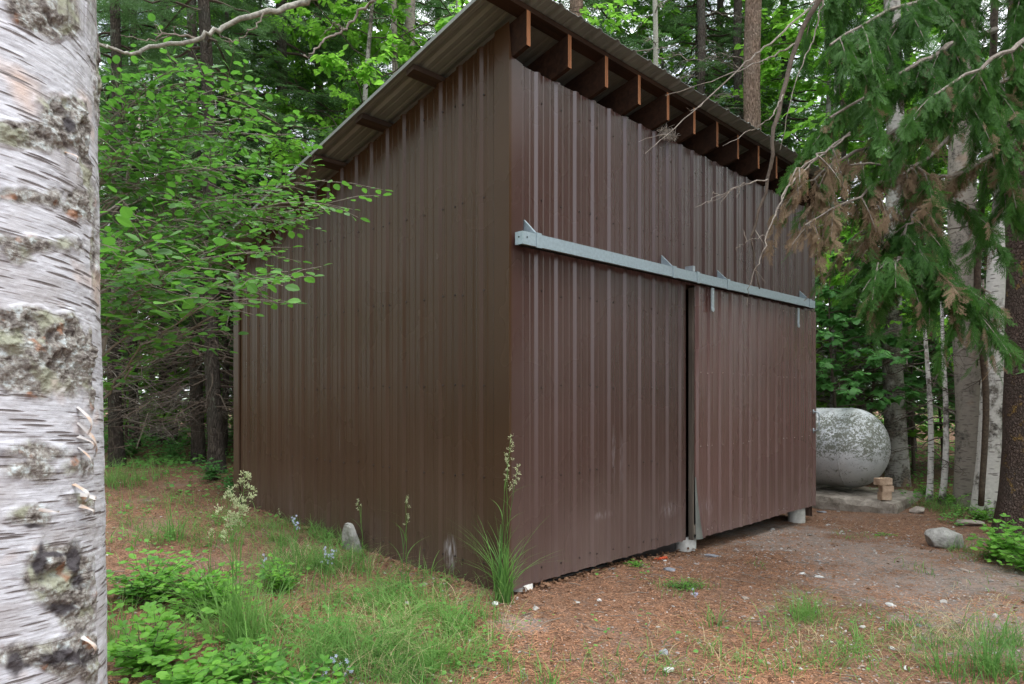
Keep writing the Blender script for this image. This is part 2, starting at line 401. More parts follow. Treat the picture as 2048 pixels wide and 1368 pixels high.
M['brick'] = mat_stone('tan_brick', (.36, .25, .17), (.55, .41, .30), 8)
M['pebbles'] = leaf_mat('pebble_mix', (.14, .125, .115), (.46, .435, .41), 0, .85, .25)
M['red'] = simple('orange_red_cord', (.55, .09, .03), .5)
M['blue'] = simple('blue_plastic', (.02, .07, .22), .4)

# ------------------------------------------------------------------ ground sheet
def build_ground():
    n = 460; k = 5.6
    t = np.linspace(-1, 1, n); s = np.sinh(k * t) / np.sinh(k) * 160
    X, Y = np.meshgrid(s + .8, s + 5.6); Z = ground(X, Y)
    ins = inside_shed(X, Y, -.12); Z = np.where(ins, np.minimum(Z, -.16), Z)
    V = np.stack([X, Y, Z], -1).reshape(-1, 3)
    i = np.arange(n - 1); a = (i[:, None] * n + i[None]).ravel()
    g = G(); g.add(V, np.stack([a, a + 1, a + n + 1, a + n], -1))
    o = g.build('ground', M['ground'], None, True); tag(o, kind='structure')
    # gravelly drive: a band crossing in front of the door to the right
    P = V[:, :2]
    def blob(px, py, r): q = gp(px, py)[:2]; return np.exp(-((P - q) ** 2).sum(1) / (2 * r * r))
    m = np.zeros(len(V))
    for a_ in [(1450, 1060, .35), (1620, 1090, .6), (1750, 1120, .65), (1900, 1170, .7), (2050, 1230, .8), (1550, 1060, .5), (1040, 1250, .12), (1780, 1180, .6)]:
        m = np.maximum(m, blob(*a_))
    m = np.maximum(m, (P[:, 0] > 4) * (P[:, 1] < 6.5) * .8)
    at_ = o.data.attributes.new('gravel', 'FLOAT', 'POINT'); at_.data.foreach_set('value', m.astype(np.float32))
build_ground()

# ------------------------------------------------------------------ shed
SH = thing('metal_shed', 'tall brown ribbed metal shed with a slanted roof and exposed rafters', 'shed', tuple(CORNER), SROT)
SL = .26                                     # roof fall per metre toward the back
PITCH = .2286
def rib_profile(s0, s1, phase, pitch, lap=4, h=.0185):
    """points (s, outward) of trapezoid ribs with two small ribs between"""
    pts = []
    k0 = int(math.floor((s0 - phase) / pitch)) - 1
    for k in range(k0, k0 + int((s1 - s0) / pitch) + 4):
        c = phase + k * pitch
        pts += [(c - .036, 0), (c - .014, h), (c + .014, h), (c + .036, 0)]
        if k % lap == 0: pts += [(c + .040, -.0012), (c + .043, -.0012)]
        for q in (1 / 3, 2 / 3):
            m = c + pitch * q
            pts += [(m - .013, 0), (m - .006, .0026), (m + .006, .0026), (m + .013, 0)]
    pts = sorted(set(pts)); a = np.array(pts)
    xs = a[:, 0]; lo = np.interp(s0, xs, a[:, 1]); hi = np.interp(s1, xs, a[:, 1])
    a = a[(xs > s0 + 1e-4) & (xs < s1 - 1e-4)]
    return np.vstack([[s0, lo], a, [s1, hi]])
def ribbed(s0, s1, zb, zt, phase, axis, base=0., pitch=PITCH, rows=14, warp=.0022, seed=1, edge=None, thick=.0):
    pr = rib_profile(s0, s1, phase, pitch); n = len(pr); g = G(); V = []
    for r in range(rows + 1):
        t = r / rows; b = np.array([zb(x) for x in pr[:, 0]]); tt = np.array([zt(x) for x in pr[:, 0]]); z = b + (tt - b) * t
        off = pr[:, 1] + base + warp * 2 * (fbm(np.stack([pr[:, 0] * 1.3, z * 1.1, z * 0 + seed], -1), 2, seed) - .5)
        s = pr[:, 0].copy()
        if edge: s, off = edge(s, z, off)
        V.append(np.stack([s, -off, z], -1) if axis == 0 else np.stack([-off, s, z], -1))
    V = np.array(V).reshape(-1, 3); i = np.arange(rows)[:, None] * n; j = np.arange(n - 1)[None]
    f = np.stack([i + j, i + j + 1, i + n + j + 1, i + n + j], -1).reshape(-1, 4)
    if axis == 1: f = f[:, ::-1]
    g.add(V, f); return g
LW, LD = 5.60, 4.23
ztop = lambda y: 3.955 - SL * y
ribbed(.10, LD, lambda s: -.16 + .0 * s, ztop, .2975, 1, seed=3).build('side_wall', M['paint_side'], SH)
wf = ribbed(.10, 2.44, lambda s: -.045, lambda s: 3.705, .075, 0, pitch=.2265, seed=5).build('front_wall', M['paint_front'], SH)
ribbed(2.44, LW - .06, lambda s: 2.40, lambda s: 3.705, .075, 0, pitch=.2265, seed=5).build('upper_wall', M['paint_front'], SH)
ribbed(.0, LD, lambda s: -.2, ztop, .2, 1, base=-LW, seed=8).build('side_wall', M['paint_side'], SH)
ribbed(.0, LW, lambda s: -.2, lambda s: 3.955 - SL * LD, .2, 0, base=-LD, seed=9).build('back_wall', M['paint_side'], SH)
# corner trims
g = G()
def trim(g, L, z0, z1):     # L: list of xy corners of an open folded strip
    v = []; 
    for x, y, a, b in L: v += [(x, y, a), (x, y, b)]
    k = len(L); g.add(v, np.array([[2 * i, 2 * i + 2, 2 * i + 3, 2 * i + 1] for i in range(k - 1)]))
e = .024
trim(g, [(-e + .012, .128, -.12, 3.93), (-e, .122, -.12, 3.93), (-e, -e, -.12, 3.955), (-.0, -e, -.05, 3.72)], 0, 0)
g.build('corner_trim', M['paint_side'], SH)
g = G(); trim(g, [(-.0, -e, -.05, 3.72), (.117, -e, -.045, 3.70), (.123, -e + .012, -.045, 3.70)], 0, 0); g.build('corner_trim', M['paint_front'], SH)
g = G(); trim(g, [(LW - .09, -e + .01, 2.4, 3.7), (LW - .085, -e, 2.4, 3.7), (LW + e, -e, 2.4, 3.7), (LW + e, .12, 2.4, 3.7)], 0, 0); g.build('corner_trim', M['paint_front'], SH)
g = G(); trim(g, [(-e + .01, LD - .10, 0, 2.86), (-e, LD - .09, 0, 2.86), (-e, LD + e, 0, 2.86), (.1, LD + e, 0, 2.86)], 0, 0); g.build('corner_trim', M['paint_side'], SH)
# inside: floor coloured near-black as shade, and a header board behind the top of the front wall
g = G(); boxg(g, .06, LW - .06, .06, LD - .06, -.06, -.02); g.build('floor', M['dark'], SH)
g = G(); boxg(g, .05, LW - .05, .02, .06, 3.45, 3.69); boxg(g, .05, LW - .05, .02, .06, 2.36, 2.5); g.build('header_board', M['purlin'], SH)
g = G(); boxg(g, .0, .02, .03, LD, 3.2, 3.3); 
# rafters
def roofz(y): return 3.955 - SL * y          # top of rafters
for k in range(13):
    x0 = .004 + k * .4545; x1 = x0 + .040; g = G()
    dj = RN.normal(0, .006)
    ya, yb = -.165 + dj, LD + .2
    v = []
    for y in (ya, yb):
        for x in (x0, x1): v += [(x, y, roofz(y) - .245), (x, y, roofz(y) - .002)]
    v = np.array(v); g.add(v, [np.array([[0, 1, 5, 4], [2, 6, 7, 3], [0, 4, 6, 2], [1, 3, 7, 5], [4, 5, 7, 6]])], 0); g.add(v, [np.array([[0, 2, 3, 1]])], 1)
    g.build('rafter', [M['rafter'], M['rafter_end']], SH)
# purlins, lying flat on the rafters, ends showing past the side wall
for y in (-.115, .76, 1.44, 2.12, 2.80, 3.48, 4.2):
    g = G(); x0, x1 = -.285 + RN.normal(0, .01), LW + .26; h = .04; hw = .045
    v = np.array([[x, y + q, roofz(y + q) + zz] for zz in (0.001, h) for q in (-hw, hw) for x in (x0, x1)])
    if y < 0: v[:, 2] += 0
    g.add(v, [np.array([[0, 2, 3, 1], [4, 5, 7, 6], [0, 1, 5, 4], [2, 6, 7, 3], [0, 4, 6, 2], [1, 3, 7, 5]])])
    g.build('purlin', M['purlin'] if y > 0 else M['rafter'], SH)
# roof sheet: ribs run down the slope
pr = rib_profile(-.31, LW + .30, .02, .2286); g = G(); ys = np.linspace(-.275, LD + .35, 14)
V = np.array([[(x, y, roofz(y) + .046 + h) for x, h in pr] for y in ys])
low = V.reshape(-1, 3); n = len(pr)
i = np.arange(len(ys) - 1)[:, None] * n; j = np.arange(n - 1)[None]
f = np.stack([i + j, i + j + 1, i + n + j + 1, i + n + j], -1).reshape(-1, 4)
g.add(low, f); up = low + np.array([0, 0, .0035]); g.add(up, f[:, ::-1] + 0)
N0 = len(low)
j = np.arange(n - 1); g.add(np.vstack([low[:n], up[:n]]), np.stack([j, j + n, j + n + 1, j + 1], -1))
roof = g.build('roof', M['roof'], SH)
g = G(); ye = np.array([-.28, LD + .35])
v = [];
for y in ye:
    for (x, z) in ((-.318, .068), (-.312, .068), (-.312, .040), (-.318, .040), ): v.append((x, y, roofz(y) + z))
v = np.array(v); g.add(v, [np.array([[0, 1, 5, 4], [1, 2, 6, 5], [2, 3, 7, 6], [3, 0, 4, 7], [0, 3, 2, 1], [4, 5, 6, 7]])]); g.build('edge_trim', M['roof'], roof)
# piers
for (px, py, Y, hgt) in ((1397, 1066, 6.84, .13), (1605, 1007, 8.86, .18), (1064, 1172, 5.12, .10)):
    c = at(px, py, Y); a, b = np.dot(c - CORNER, E1), np.dot(c - CORNER, E2); b = max(b, .09)
    g = G(); t = np.linspace(0, 1, 4)
    tube(g, [(a, b, -.045 - (hgt + .2) * (1 - q)) for q in t], [.103, .104, .103, .101], 28); g.build('pier', M['concrete'], SH, True)
# doorway edge: near-black post painting the shade of the slit, then stud and door
g = G(); boxg(g, 2.452, 2.468, .03, .10, -.03, 2.4); g.build('slit_shade_post', M['dark'], SH)
zdt = 2.40
def dedge(s, z, off):
    k = np.clip((.62 - z) / .66, 0, 1) ** 1.6; m = np.clip((2.72 - s) / .2, 0, 1)
    return s + k * m * .105, off + k * m * .028
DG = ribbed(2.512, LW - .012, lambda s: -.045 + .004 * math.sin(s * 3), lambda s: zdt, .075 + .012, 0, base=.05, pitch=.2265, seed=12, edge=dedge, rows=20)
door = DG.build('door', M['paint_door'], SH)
g = G(); boxg(g, 2.490, 2.514, -.045, .0, -.05, 2.37); g.build('door_stud', wood_mat('stud_wood', (.05, .04, .032), (.12, .10, .08), axis=(30, 30, 1.2)), door)
g = G(); boxg(g, LW - .06, LW - .02, -.045, 0, -.03, 2.37); boxg(g, 2.52, LW - .06, -.045, -.01, 0, .09); boxg(g, 2.52, LW - .06, -.045, -.01, 2.28, 2.37); boxg(g, 2.52, LW - .06, -.045, -.01, 1.1, 1.19)
g.build('door_frame', M['oldwood'], door)
g = G()   # bent corner of the door sheet
zz = np.linspace(-.05, .55, 12); V = []
for z in zz:
    k = max(0, (.55 - z) / .6) ** 1.4
    V += [(2.520 + .02 * k, -.052, z), (2.525 + .05 * k, -.062 - .012 * k, z), (2.53 + .098 * k, -.060 - .02 * k, z)]
f = [];
for i in range(11):
    for q in (0, 1): f.append([3 * i + q, 3 * i + q + 1, 3 * i + q + 4, 3 * i + q + 3])
g.add(V, np.array(f)); g.build('bent_flap', simple('bare_sheet_back', (.16, .17, .155), .5, .3), door)
# pull handle on the far edge of the door
g = G(); hz = 1.02; hx = LW - .10
tube(g, curve([(hx, -.06, hz + .12), (hx, -.115, hz + .10), (hx, -.12, hz), (hx, -.115, hz - .10), (hx, -.06, hz - .12)], 20), .010, 8); boxg(g, hx - .018, hx + .018, -.062, -.052, hz + .09, hz + .15); boxg(g, hx - .018, hx + .018, -.062, -.052, hz - .15, hz - .09)
g.build('handle', M['galv_bright'], door, True)
# hangers under the track
for s in (2.80, 4.93):
    g = G()
    boxg(g, s - .026, s + .026, -.092, -.084, 2.17, 2.395)
    tube(g, [(s, -.096, 2.185), (s, -.088, 2.185)], .026, 14)
    tube(g, [(s, -.100, 2.22), (s, -.09, 2.22)], .009, 6); tube(g, [(s, -.100, 2.33), (s, -.09, 2.33)], .009, 6)
    boxg(g, s - .010, s + .010, -.094, -.0915, 2.20, 2.38)
    g.build('hanger', M['galv_bright'], door)
# track: box rail with brackets
track_z = lambda s: 2.385 + .008 * s
g = G(); x0, x1 = .012, 5.36
def sk(v): v = v.copy(); v[:, 2] += .008 * v[:, 0]; return v
for (ya, yb, za, zb) in ((-.125, -.122, 2.385, 2.475), (-.053, -.050, 2.385, 2.475), (-.122, -.053, 2.472, 2.475), (-.122, -.100, 2.385, 2.388), (-.075, -.053, 2.385, 2.388)):
    boxg(g, x0, x1, ya, yb, za, zb, 0, sk)
boxg(g, x0 - .003, x0, -.125, -.05, 2.385, 2.475, 0, sk)
trk = g.build('door_track', M['galv'], SH)
g = G(); boxg(g, x0 + .003, x1, -.098, -.077, 2.376, 2.386, 0, sk); g.build('track_slot', M['dark'], trk)
for q in ((x0 - .004, -.088), (x0 + .04, -.1265)):
    g = G(); d = (-.0025, 0, 0) if q[1] > -.1 else (0, -.0015, 0)
    tube(g, [(q[0], q[1], 2.437), (q[0] + d[0], q[1] + d[1], 2.437)], .006, 10); g.build('bolt_hole', M['dark'], trk)
for s in (.175, 2.02, 3.06, 5.20):
    g = G()
    boxg(g, s - .028, s + .028, -.131, -.126, 2.378, 2.484, 0, sk); boxg(g, s - .028, s + .028, -.126, -.03, 2.477, 2.484, 0, sk)
    zb = 2.484 + .008 * s                  # triangular gusset, its plane square to the wall
    v = np.array([(s - .028 + q, y, z) for q in (0, .003) for (y, z) in ((-.005, zb), (-.115, zb), (-.005, zb + .105))])
    g.add(v, [np.array([[0, 1, 2], [3, 5, 4]])]); g.add(v, [np.array([[0, 3, 4, 1], [1, 4, 5, 2], [2, 5, 3, 0]])])
    v = np.array([(s + q, y, z) for q in (-.028, -.012) for (y, z) in ((-.117, zb), (-.112, zb), (-.002, zb + .110), (-.007, zb + .110))])
    g.add(v, [np.array([[0, 1, 2, 3], [7, 6, 5, 4], [0, 4, 5, 1], [1, 5, 6, 2], [2, 6, 7, 3], [3, 7, 4, 0]])])
    g.build('bracket', M['galv'], trk)
g = G(); boxg(g, 2.345, 2.385, -.128, -.045, 2.478, 2.53, 0, sk); g.build('splice_clip', M['galv_bright'], trk)
g = G(); boxg(g, 2.425, 2.475, -.130, -.1255, 2.378, 2.484, 0, sk); boxg(g, 2.425, 2.475, -.126, -.05, 2.4755, 2.4845, 0, sk); g.build('splice_clip', M['galv'], trk)
# screws
def screw_mesh():
    g = G(); a = np.arange(6) * pi / 3
    r1, r2 = .0085, .0055
    v = [(r1 * cos(q), r1 * sin(q), 0) for q in a] + [(r1 * .8 * cos(q), r1 * .8 * sin(q), .003) for q in a] + [(r2 * cos(q), r2 * sin(q), .0032) for q in a] + [(r2 * cos(q), r2 * sin(q), .008) for q in a]
    fs = []
    for L in range(3):
        for i in range(6): fs.append([L * 6 + i, L * 6 + (i + 1) % 6, L * 6 + 6 + (i + 1) % 6, L * 6 + 6 + i])
    g.add(v, [np.array(fs), np.array([[18, 19, 20, 21, 22, 23]])]); return g
sg = screw_mesh(); SM = {0: sg.mesh('screw', M['screw']), 1: sg.mesh('screw', M['screw_light'])}
rows = [3.53, 2.777, 2.093, 1.404, .73, .10]
spots = []
for z in rows:                                # side wall
    for k in range(-1, 17):
        y = .2975 + .2286 * k - .045
        if z < 3.93 - SL * y - .05 and y < LD - .05:
            spots.append(((-.001, y, z + RN.normal(0, .008)), 'side', 0))
            if k % 4 == 1: spots.append(((-.001, y + .028 + .06, z + RN.normal(0, .006)), 'side', 0))
for z in rows[:-1] + [.05]:
    for k in range(0, 24):
        x = .075 + .2265 * k + .045
        if z < 2.4 and x > 2.4: continue
        if abs(z - 2.43) < .1: continue
        spots.append(((x, -.001, z + RN.normal(0, .008) - (.03 if z > 3.5 else 0)), 'front', 0))
        if k % 4 == 0: spots.append(((x - .09, -.001, z + RN.normal(0, .006) + .012), 'front', 0))
for z in (2.33, 1.56, .84, .02):
    for k in range(11, 24):
        spots.append(((.087 + .2265 * k + .048, -.0515, z + RN.normal(0, .004)), 'door', 1))
        if k % 4 == 0: spots.append(((.087 + .2265 * k - .04, -.0515, z + RN.normal(0, .004)), 'door', 1))
def sdist(s): p = S(s[0][0], s[0][1], s[0][2]); return np.linalg.norm(p - np.array([0, 0, CAMZ])) * (1.6 if s[1] == 'door' else 1)
spots.sort(key=sdist)
rest = {0: G(), 1: G()}
tv = np.concatenate(sg.v); tfs = [q for q, m in sg.f]
for i, (p, wh, m) in enumerate(spots):
    if i < 100:
        o = link('screw', SM[m], SH); o.location = p
        o.rotation_euler = (0, R(-90), 0) if wh == 'side' else (R(90), 0, 0)
    else:
        nn = np.array([[-1., 0, 0]]) if wh == 'side' else np.array([[0, -1., 0]])
        stamp(rest[m], tv, tfs, np.array([p]), np.array([[0, 0, 1.]]), nn, 1.0)
for m in (0, 1): 
    if rest[m].n: tag(rest[m].build('screws', M['screw' if m == 0 else 'screw_light'], SH), kind='stuff')
# black sheet and pipe in the gap under the front
g = G(); boxg(g, .12, 2.42, .10, .13, -.30, -.03); g.build('skirt_board', M['blackplastic'], SH)
g = G(); tube(g, curve([(.14, .03, -.085), (.6, .035, -.075), (1.2, .03, -.08)], 10), .011, 8); g.build('pipe', M['blackplastic'], SH, True)

# ------------------------------------------------------------------ leaf and twig templates
def T_leaf(kind):
    if kind == 'quad': return np.array([(0, 0, 0), (.5, .3, .03), (1, 0, -.04), (.5, -.3, .03)]), [[[0, 1, 2, 3]]]
    if kind == 'round':
        v = [(0, 0, 0), (.5, 0, -.01), (1, 0, -.05), (.10, .20, .02), (.38, .37, .045), (.72, .31, .02), (.93, .13, -.02), (.10, -.20, .02), (.38, -.37, .045), (.72, -.31, .02), (.93, -.13, -.02)]
        return np.array(v), [[[0, 1, 4, 3], [1, 2, 5, 4], [0, 7, 8, 1], [1, 8, 9, 2]], [[2, 6, 5], [2, 9, 10]]]
    if kind == 'maple':
        v = [(0, 0, 0), (.18, .22, .03), (.05, .50, .0), (.30, .38, .02), (.42, .62, -.03), (.55, .30, .02), (.72, .33, 0), (1, 0, -.08), (.72, -.33, 0), (.55, -.30, .02), (.42, -.62, -.03), (.30, -.38, .02), (.05, -.50, 0), (.18, -.22, .03), (.45, 0, .04)]
        t = [[14, i, i + 1] for i in range(0, 13)] + [[14, 13, 0]]
        return np.array(v), [t]
    if kind == 'toothed':
        v = [(0, 0, 0), (.5, 0, -.02), (1, 0, -.08), (.2, .30, .05), (.45, .40, .06), (.62, .30, .04), (.8, .18, .0), (.2, -.30, .05), (.45, -.40, .06), (.62, -.30, .04), (.8, -.18, 0)]
        return np.array(v), [[[0, 1, 4, 3], [1, 2, 6, 5], [0, 7, 8, 1], [1, 9, 10, 2]], [[1, 5, 4], [1, 8, 9]]]

def T_spray(nside=9, needles=6, seed=0, w=.022, drop=.12, spread=52):
    """flat conifer spray of unit length: side twigs set with needles"""
    r = np.random.default_rng(seed); V = []; F = []
    def tri(a, d, L, ww, nrm_):
        s = np.cross(d, nrm_); s = s / (np.linalg.norm(s) + 1e-9) * ww / 2; i = len(V)
        V.extend([a - s, a + s, a + d * L]); F.append([i, i + 1, i + 2])
    up = np.array([0, 0, 1.])
    axes = []
    for k in range(nside):
        t = .08 + .86 * k / (nside - 1)
        for sgn in (-1, 1):
            L = .46 * (1 - t) ** .75 + .10; a = R(spread + r.normal(0, 6))
            d = nrm(np.array([cos(a), sgn * sin(a), -drop + r.normal(0, .1)])); axes.append((np.array([t, 0, -.16 * t * t]), d, L * r.uniform(.75, 1.1)))
    axes.append((np.array([.0, 0, 0]), nrm(np.array([1, 0, -.12])), 1.08))
    for (p, d, L) in axes:
        n = max(3, int(needles * L / .3))
        for q in range(n):
            b = p + d * L * (q + .3) / n
            for s2 in (-1, 1):
                dd = nrm(d * .9 + s2 * np.cross(up, d) * .75 + np.array([0, 0, r.normal(0, .25)])); tri(b, dd, .075 * r.uniform(.7, 1.2), w, up + r.normal(0, .5, 3))
        tri(p + d * L * .8, d, L * .25, w, up)
        tri(p, d, L, .010, up)
    return np.array(V), [F]

def T_frond(seed=0):
    """hanging cedar frond: feathered, drooping, unit length"""
    r = np.random.default_rng(seed); V = []; F = []
    def blade(a, d, L, ww, n_=np.array([0, 0, 1.])):
        s = np.cross(d, n_); s = s / (np.linalg.norm(s) + 1e-9) * ww / 2; i = len(V)
        V.extend([a - s * .6, a + s * .6, a + d * L * .6 + s, a + d * L, a + d * L * .6 - s]); F.append([i, i + 1, i + 2, i + 3, i + 4])
    n = 12
    for k in range(n):
        t = .04 + .93 * k / n; p = np.array([t, 0, -.28 * t ** 2])
        for sg in (-1, 1):
            L = (.36 * (1 - t) ** .7 + .07) * r.uniform(.6, 1.25); a = R(r.normal(34, 9))
            d = nrm(np.array([cos(a), sg * sin(a), -.25 - .3 * t]))
            blade(p, d, L, .016)
            m = max(2, int(L / .075))
            for q in range(m):
                b = p + d * L * (q + .5) / m
                for s2 in (-1, 1):
                    a2 = a + s2 * R(33); dd = nrm(np.array([cos(a2), sg * sin(a2), -.3 - .3 * t + r.normal(0, .12)]))
                    blade(b, dd, .12 * (1 - .45 * q / m) * r.uniform(.6, 1.2), .017)
    blade(np.array([0, 0, 0]), nrm(np.array([1, 0, -.25])), 1.0, .012)
    return np.array(V), [F]

def wobble_line(a, b, n, sag=0., wob=.0, rng=RN):
    t = np.linspace(0, 1, n)[:, None]; p = a + (b - a) * t; p[:, 2] -= (sag * 4 * (t * (1 - t)))[:, 0] if sag else 0
    if wob: p[1:-1] += np.cumsum(rng.normal(0, wob, (n - 2, 3)), 0) * .5
    return p

def trunk_g(h, r0, lean=(0, 0), rng=RN, sides=14, flare=.5, rtop=.25, wob=.02, z0=-.25, seg=18, z1=None):
    g = G(); z = np.linspace(z0, h, seg) if z1 is None else z1
    zz = np.clip(z / h, 0, 1)
    r = r0 * (1 - (1 - rtop) * zz) * (1 + flare * np.exp(-np.maximum(z + .05, 0) / (r0 * 2.2)))
    c = np.stack([lean[0] * zz * h + wob * np.sin(z * 1.1 + rng.uniform(0, 6)), lean[1] * zz * h + wob * np.cos(z * .9 + rng.uniform(0, 6)), z], -1)
    a = np.arange(sides) * 2 * pi / sides
    seedv = rng.uniform(0, 90)
    V = []
    for i in range(len(z)):
        rr = r[i] * (1 + .16 * (fbm(np.stack([np.cos(a) * 1.6 + seedv, np.sin(a) * 1.6, np.full(sides, z[i] * 1.4)], -1), 3) - .5) + .25 * flare * np.exp(-max(z[i], 0) / r0 / 2) * np.sin(a * 4 + seedv))
        V.append(c[i] + np.stack([rr * np.cos(a), rr * np.sin(a), a * 0], -1))
    V = np.array(V).reshape(-1, 3); n = len(z); i = np.arange(n - 1)[:, None] * sides; j = np.arange(sides)[None]; j2 = (j + 1) % sides
    g.add(V, [np.stack([i + j, i + j2, i + sides + j2, i + sides + j], -1).reshape(-1, 4), (np.arange(sides) + (n - 1) * sides)[None]])
    fn = lambda q: np.array([np.interp(q, z, c[:, 0]), np.interp(q, z, c[:, 1]), q])
    return g, fn, lambda q: float(np.interp(q, z, r))

def conifer_crown(h, z0, rmax, nbr, spl, seed, axis=None, rising=.0, density=1.0, tmpl=None, droop=.35, zmax=None):
    """branches with sprays. returns (needles G, twigs G)"""
    r = np.random.default_rng(seed); gn, gt = G(), G()
    tms = tmpl or [T_spray(seed=s_) for s_ in range(3)]
    axis = axis or (lambda q: np.array([0, 0, q]))
    P, A, N, SC, K = [], [], [], [], []
    for b in range(nbr):
        u = (b + r.uniform(0, 1)) / nbr; z = z0 + (h - z0) * u ** 1.15
        if zmax and z > zmax: continue
        az = b * 2.39996 + r.uniform(-.4, .4); L = rmax * (1 - (z - z0) / (h - z0) * .88) * r.uniform(.7, 1.1) * (1 if u > .06 else .8)
        d = np.array([cos(az), sin(az), 0]); p0 = axis(z); m = 8; t = np.linspace(0, 1, m)
        pts = p0 + d * (L * t)[:, None]; pts[:, 2] += L * (rising * t - droop * np.sin(t * pi * .72) * .9 * t + .10 * t ** 3)
        pts[1:] += r.normal(0, .02 * L, (m - 1, 3)) * .6
        tube(gt, pts, np.linspace(.018 + .004 * L, .004, m), 4, cap=False)
        ns = max(4, int(L / spl * 4.2 * density))
        for s_ in range(ns):
            q = .16 + .84 * (s_ + r.uniform(0, .8)) / ns; x = q * (m - 1); i = min(int(x), m - 2); p = pts[i] + (pts[i + 1] - pts[i]) * (x - i)
            sg = -1 if s_ % 2 else 1; a2 = az + sg * R(r.uniform(20, 75)) * (1 - .5 * q) ; dz = r.uniform(-.75, .05)
            P.append(p); A.append((cos(a2), sin(a2), dz)); N.append((r.normal(0, .25), r.normal(0, .25), 1)); SC.append(spl * r.uniform(.6, 1.15) * (1.1 - .35 * q))
        P.append(pts[-1]); A.append((d[0], d[1], -.25)); N.append((0, 0, 1)); SC.append(spl * .9)
    P, A, N, SC = map(np.array, (P, A, N, SC)); K = r.integers(0, len(tms), len(P))
    for k, (tv, tf) in enumerate(tms):
        s_ = K == k
        if s_.any(): stamp(gn, tv, tf, P[s_], A[s_], N[s_], SC[s_])
    return gn, gt

def dead_branches(axis, rad, z0, z1, n, L, seed, gt=None, sub=7, side=None):
    r = np.random.default_rng(seed); gt = gt or G()
    for b in range(n):
        z = r.uniform(z0, z1); az = r.uniform(0, 2 * pi) if side is None else side + r.normal(0, 1.0)
        l = L * r.uniform(.5, 1.2); d = np.array([cos(az), sin(az), 0]); m = 7; t = np.linspace(0, 1, m)
        pts = axis(z) + d * (l * t)[:, None]; pts[:, 2] -= l * (.22 * t + r.uniform(0, .25) * t * t); pts[1:] += r.normal(0, .03, (m - 1, 3)) * l
        tube(gt, pts, np.linspace(.011, .003, m), 4, cap=False)
        for s_ in range(sub):
            q = r.uniform(.2, .98) * (m - 1); i = min(int(q), m - 2); p = pts[i] + (pts[i + 1] - pts[i]) * (q - i)
            a2 = az + r.choice([-1, 1]) * R(r.uniform(25, 70)); l2 = l * r.uniform(.15, .42)
            e_ = p + l2 * np.array([cos(a2), sin(a2), r.uniform(-.65, .1)]); mid = (p + e_) / 2 + r.normal(0, .03, 3) * l2 * 3
            tube(gt, [p, mid, e_], [.005, .0035, .0018], 3, cap=False)
            for _ in range(2):
                o_ = p + (e_ - p) * r.uniform(.3, .9); e2 = o_ + l2 * .45 * nrm(np.array([r.normal(), r.normal(), -.5]))
                tube(gt, [o_, e2], [.0028, .0012], 3, cap=False)
    return gt

def broadleaf(h, z0, rad, nl, leafL, seed, tmpl='quad', r0=.06, lean=(0, 0), per=9, flat=.5, up=.45, subs=5, twigs=4, leafjit=.6, zmax=99):
    """trunk, limbs and leaves of a leafy tree. returns (wood, leaves, axis)"""
    r = np.random.default_rng(seed); gl, gb = G(), G()
    tg, ax, rr = trunk_g(h, r0, lean, r, 10, .3, .12, .05 * rad)
    tv, tf = T_leaf(tmpl); P, A, N = [], [], []
    for b in range(nl):
        u = (b + r.uniform(0, 1)) / nl; z = z0 + (h * .98 - z0) * u
        if z > zmax: continue
        az = b * 2.4 + r.uniform(-.6, .6); L = rad * (1 - .6 * u ** 1.6) * r.uniform(.65, 1.15)
        d = np.array([cos(az), sin(az), up * r.uniform(.3, 1.6)]); m = 7; t = np.linspace(0, 1, m)
        pts = ax(z) + d * (L * t)[:, None]; pts[:, 2] -= .18 * L * t ** 2; pts[1:] += np.cumsum(r.normal(0, .035 * L, (m - 1, 3)), 0)
        tube(gb, pts, np.linspace(max(.010, .3 * rr(z)), .004, m), 5, cap=False)
        for s_ in range(subs):
            q = (.25 + .75 * (s_ + r.uniform(0, 1)) / subs) * (m - 1); i = min(int(q), m - 2); p = pts[i] + (pts[i + 1] - pts[i]) * (q - i)
            a2 = az + r.choice([-1, 1]) * R(r.uniform(15, 75)); l2 = L * r.uniform(.22, .45)
            e_ = p + l2 * np.array([cos(a2), sin(a2), r.uniform(-.25, .6)]); sp = wobble_line(p, e_, 5, 0, .03 * l2, r)
            tube(gb, sp, np.linspace(.006, .002, 5), 3, cap=False)
            for k in range(twigs):
                tt = .2 + .8 * (k + r.uniform(0, 1)) / twigs; o_ = p + (e_ - p) * tt; dd = nrm(np.array([cos(a2) + r.normal(0, .7), sin(a2) + r.normal(0, .7), r.normal(-.05, .35)])); l3 = l2 * r.uniform(.25, .6)
                tube(gb, [o_, o_ + dd * l3], [.0028, .001], 3, cap=False)
                for x in range(per):
                    P.append(o_ + dd * l3 * (x + .6) / per + r.normal(0, .012, 3)); sd_ = (-1) ** x
                    A.append(dd * .5 + sd_ * np.cross([0, 0, 1], dd) * .8 + np.array([0, 0, r.normal(-.3, .25)])); N.append((r.normal(0, flat), r.normal(0, flat), 1))
    P, A, N = map(np.array, (P, A, N))
    stamp(gl, tv, tf, P, A, N, leafL * r.uniform(.55, 1.2, len(P)))
    return tg, gb, gl, ax

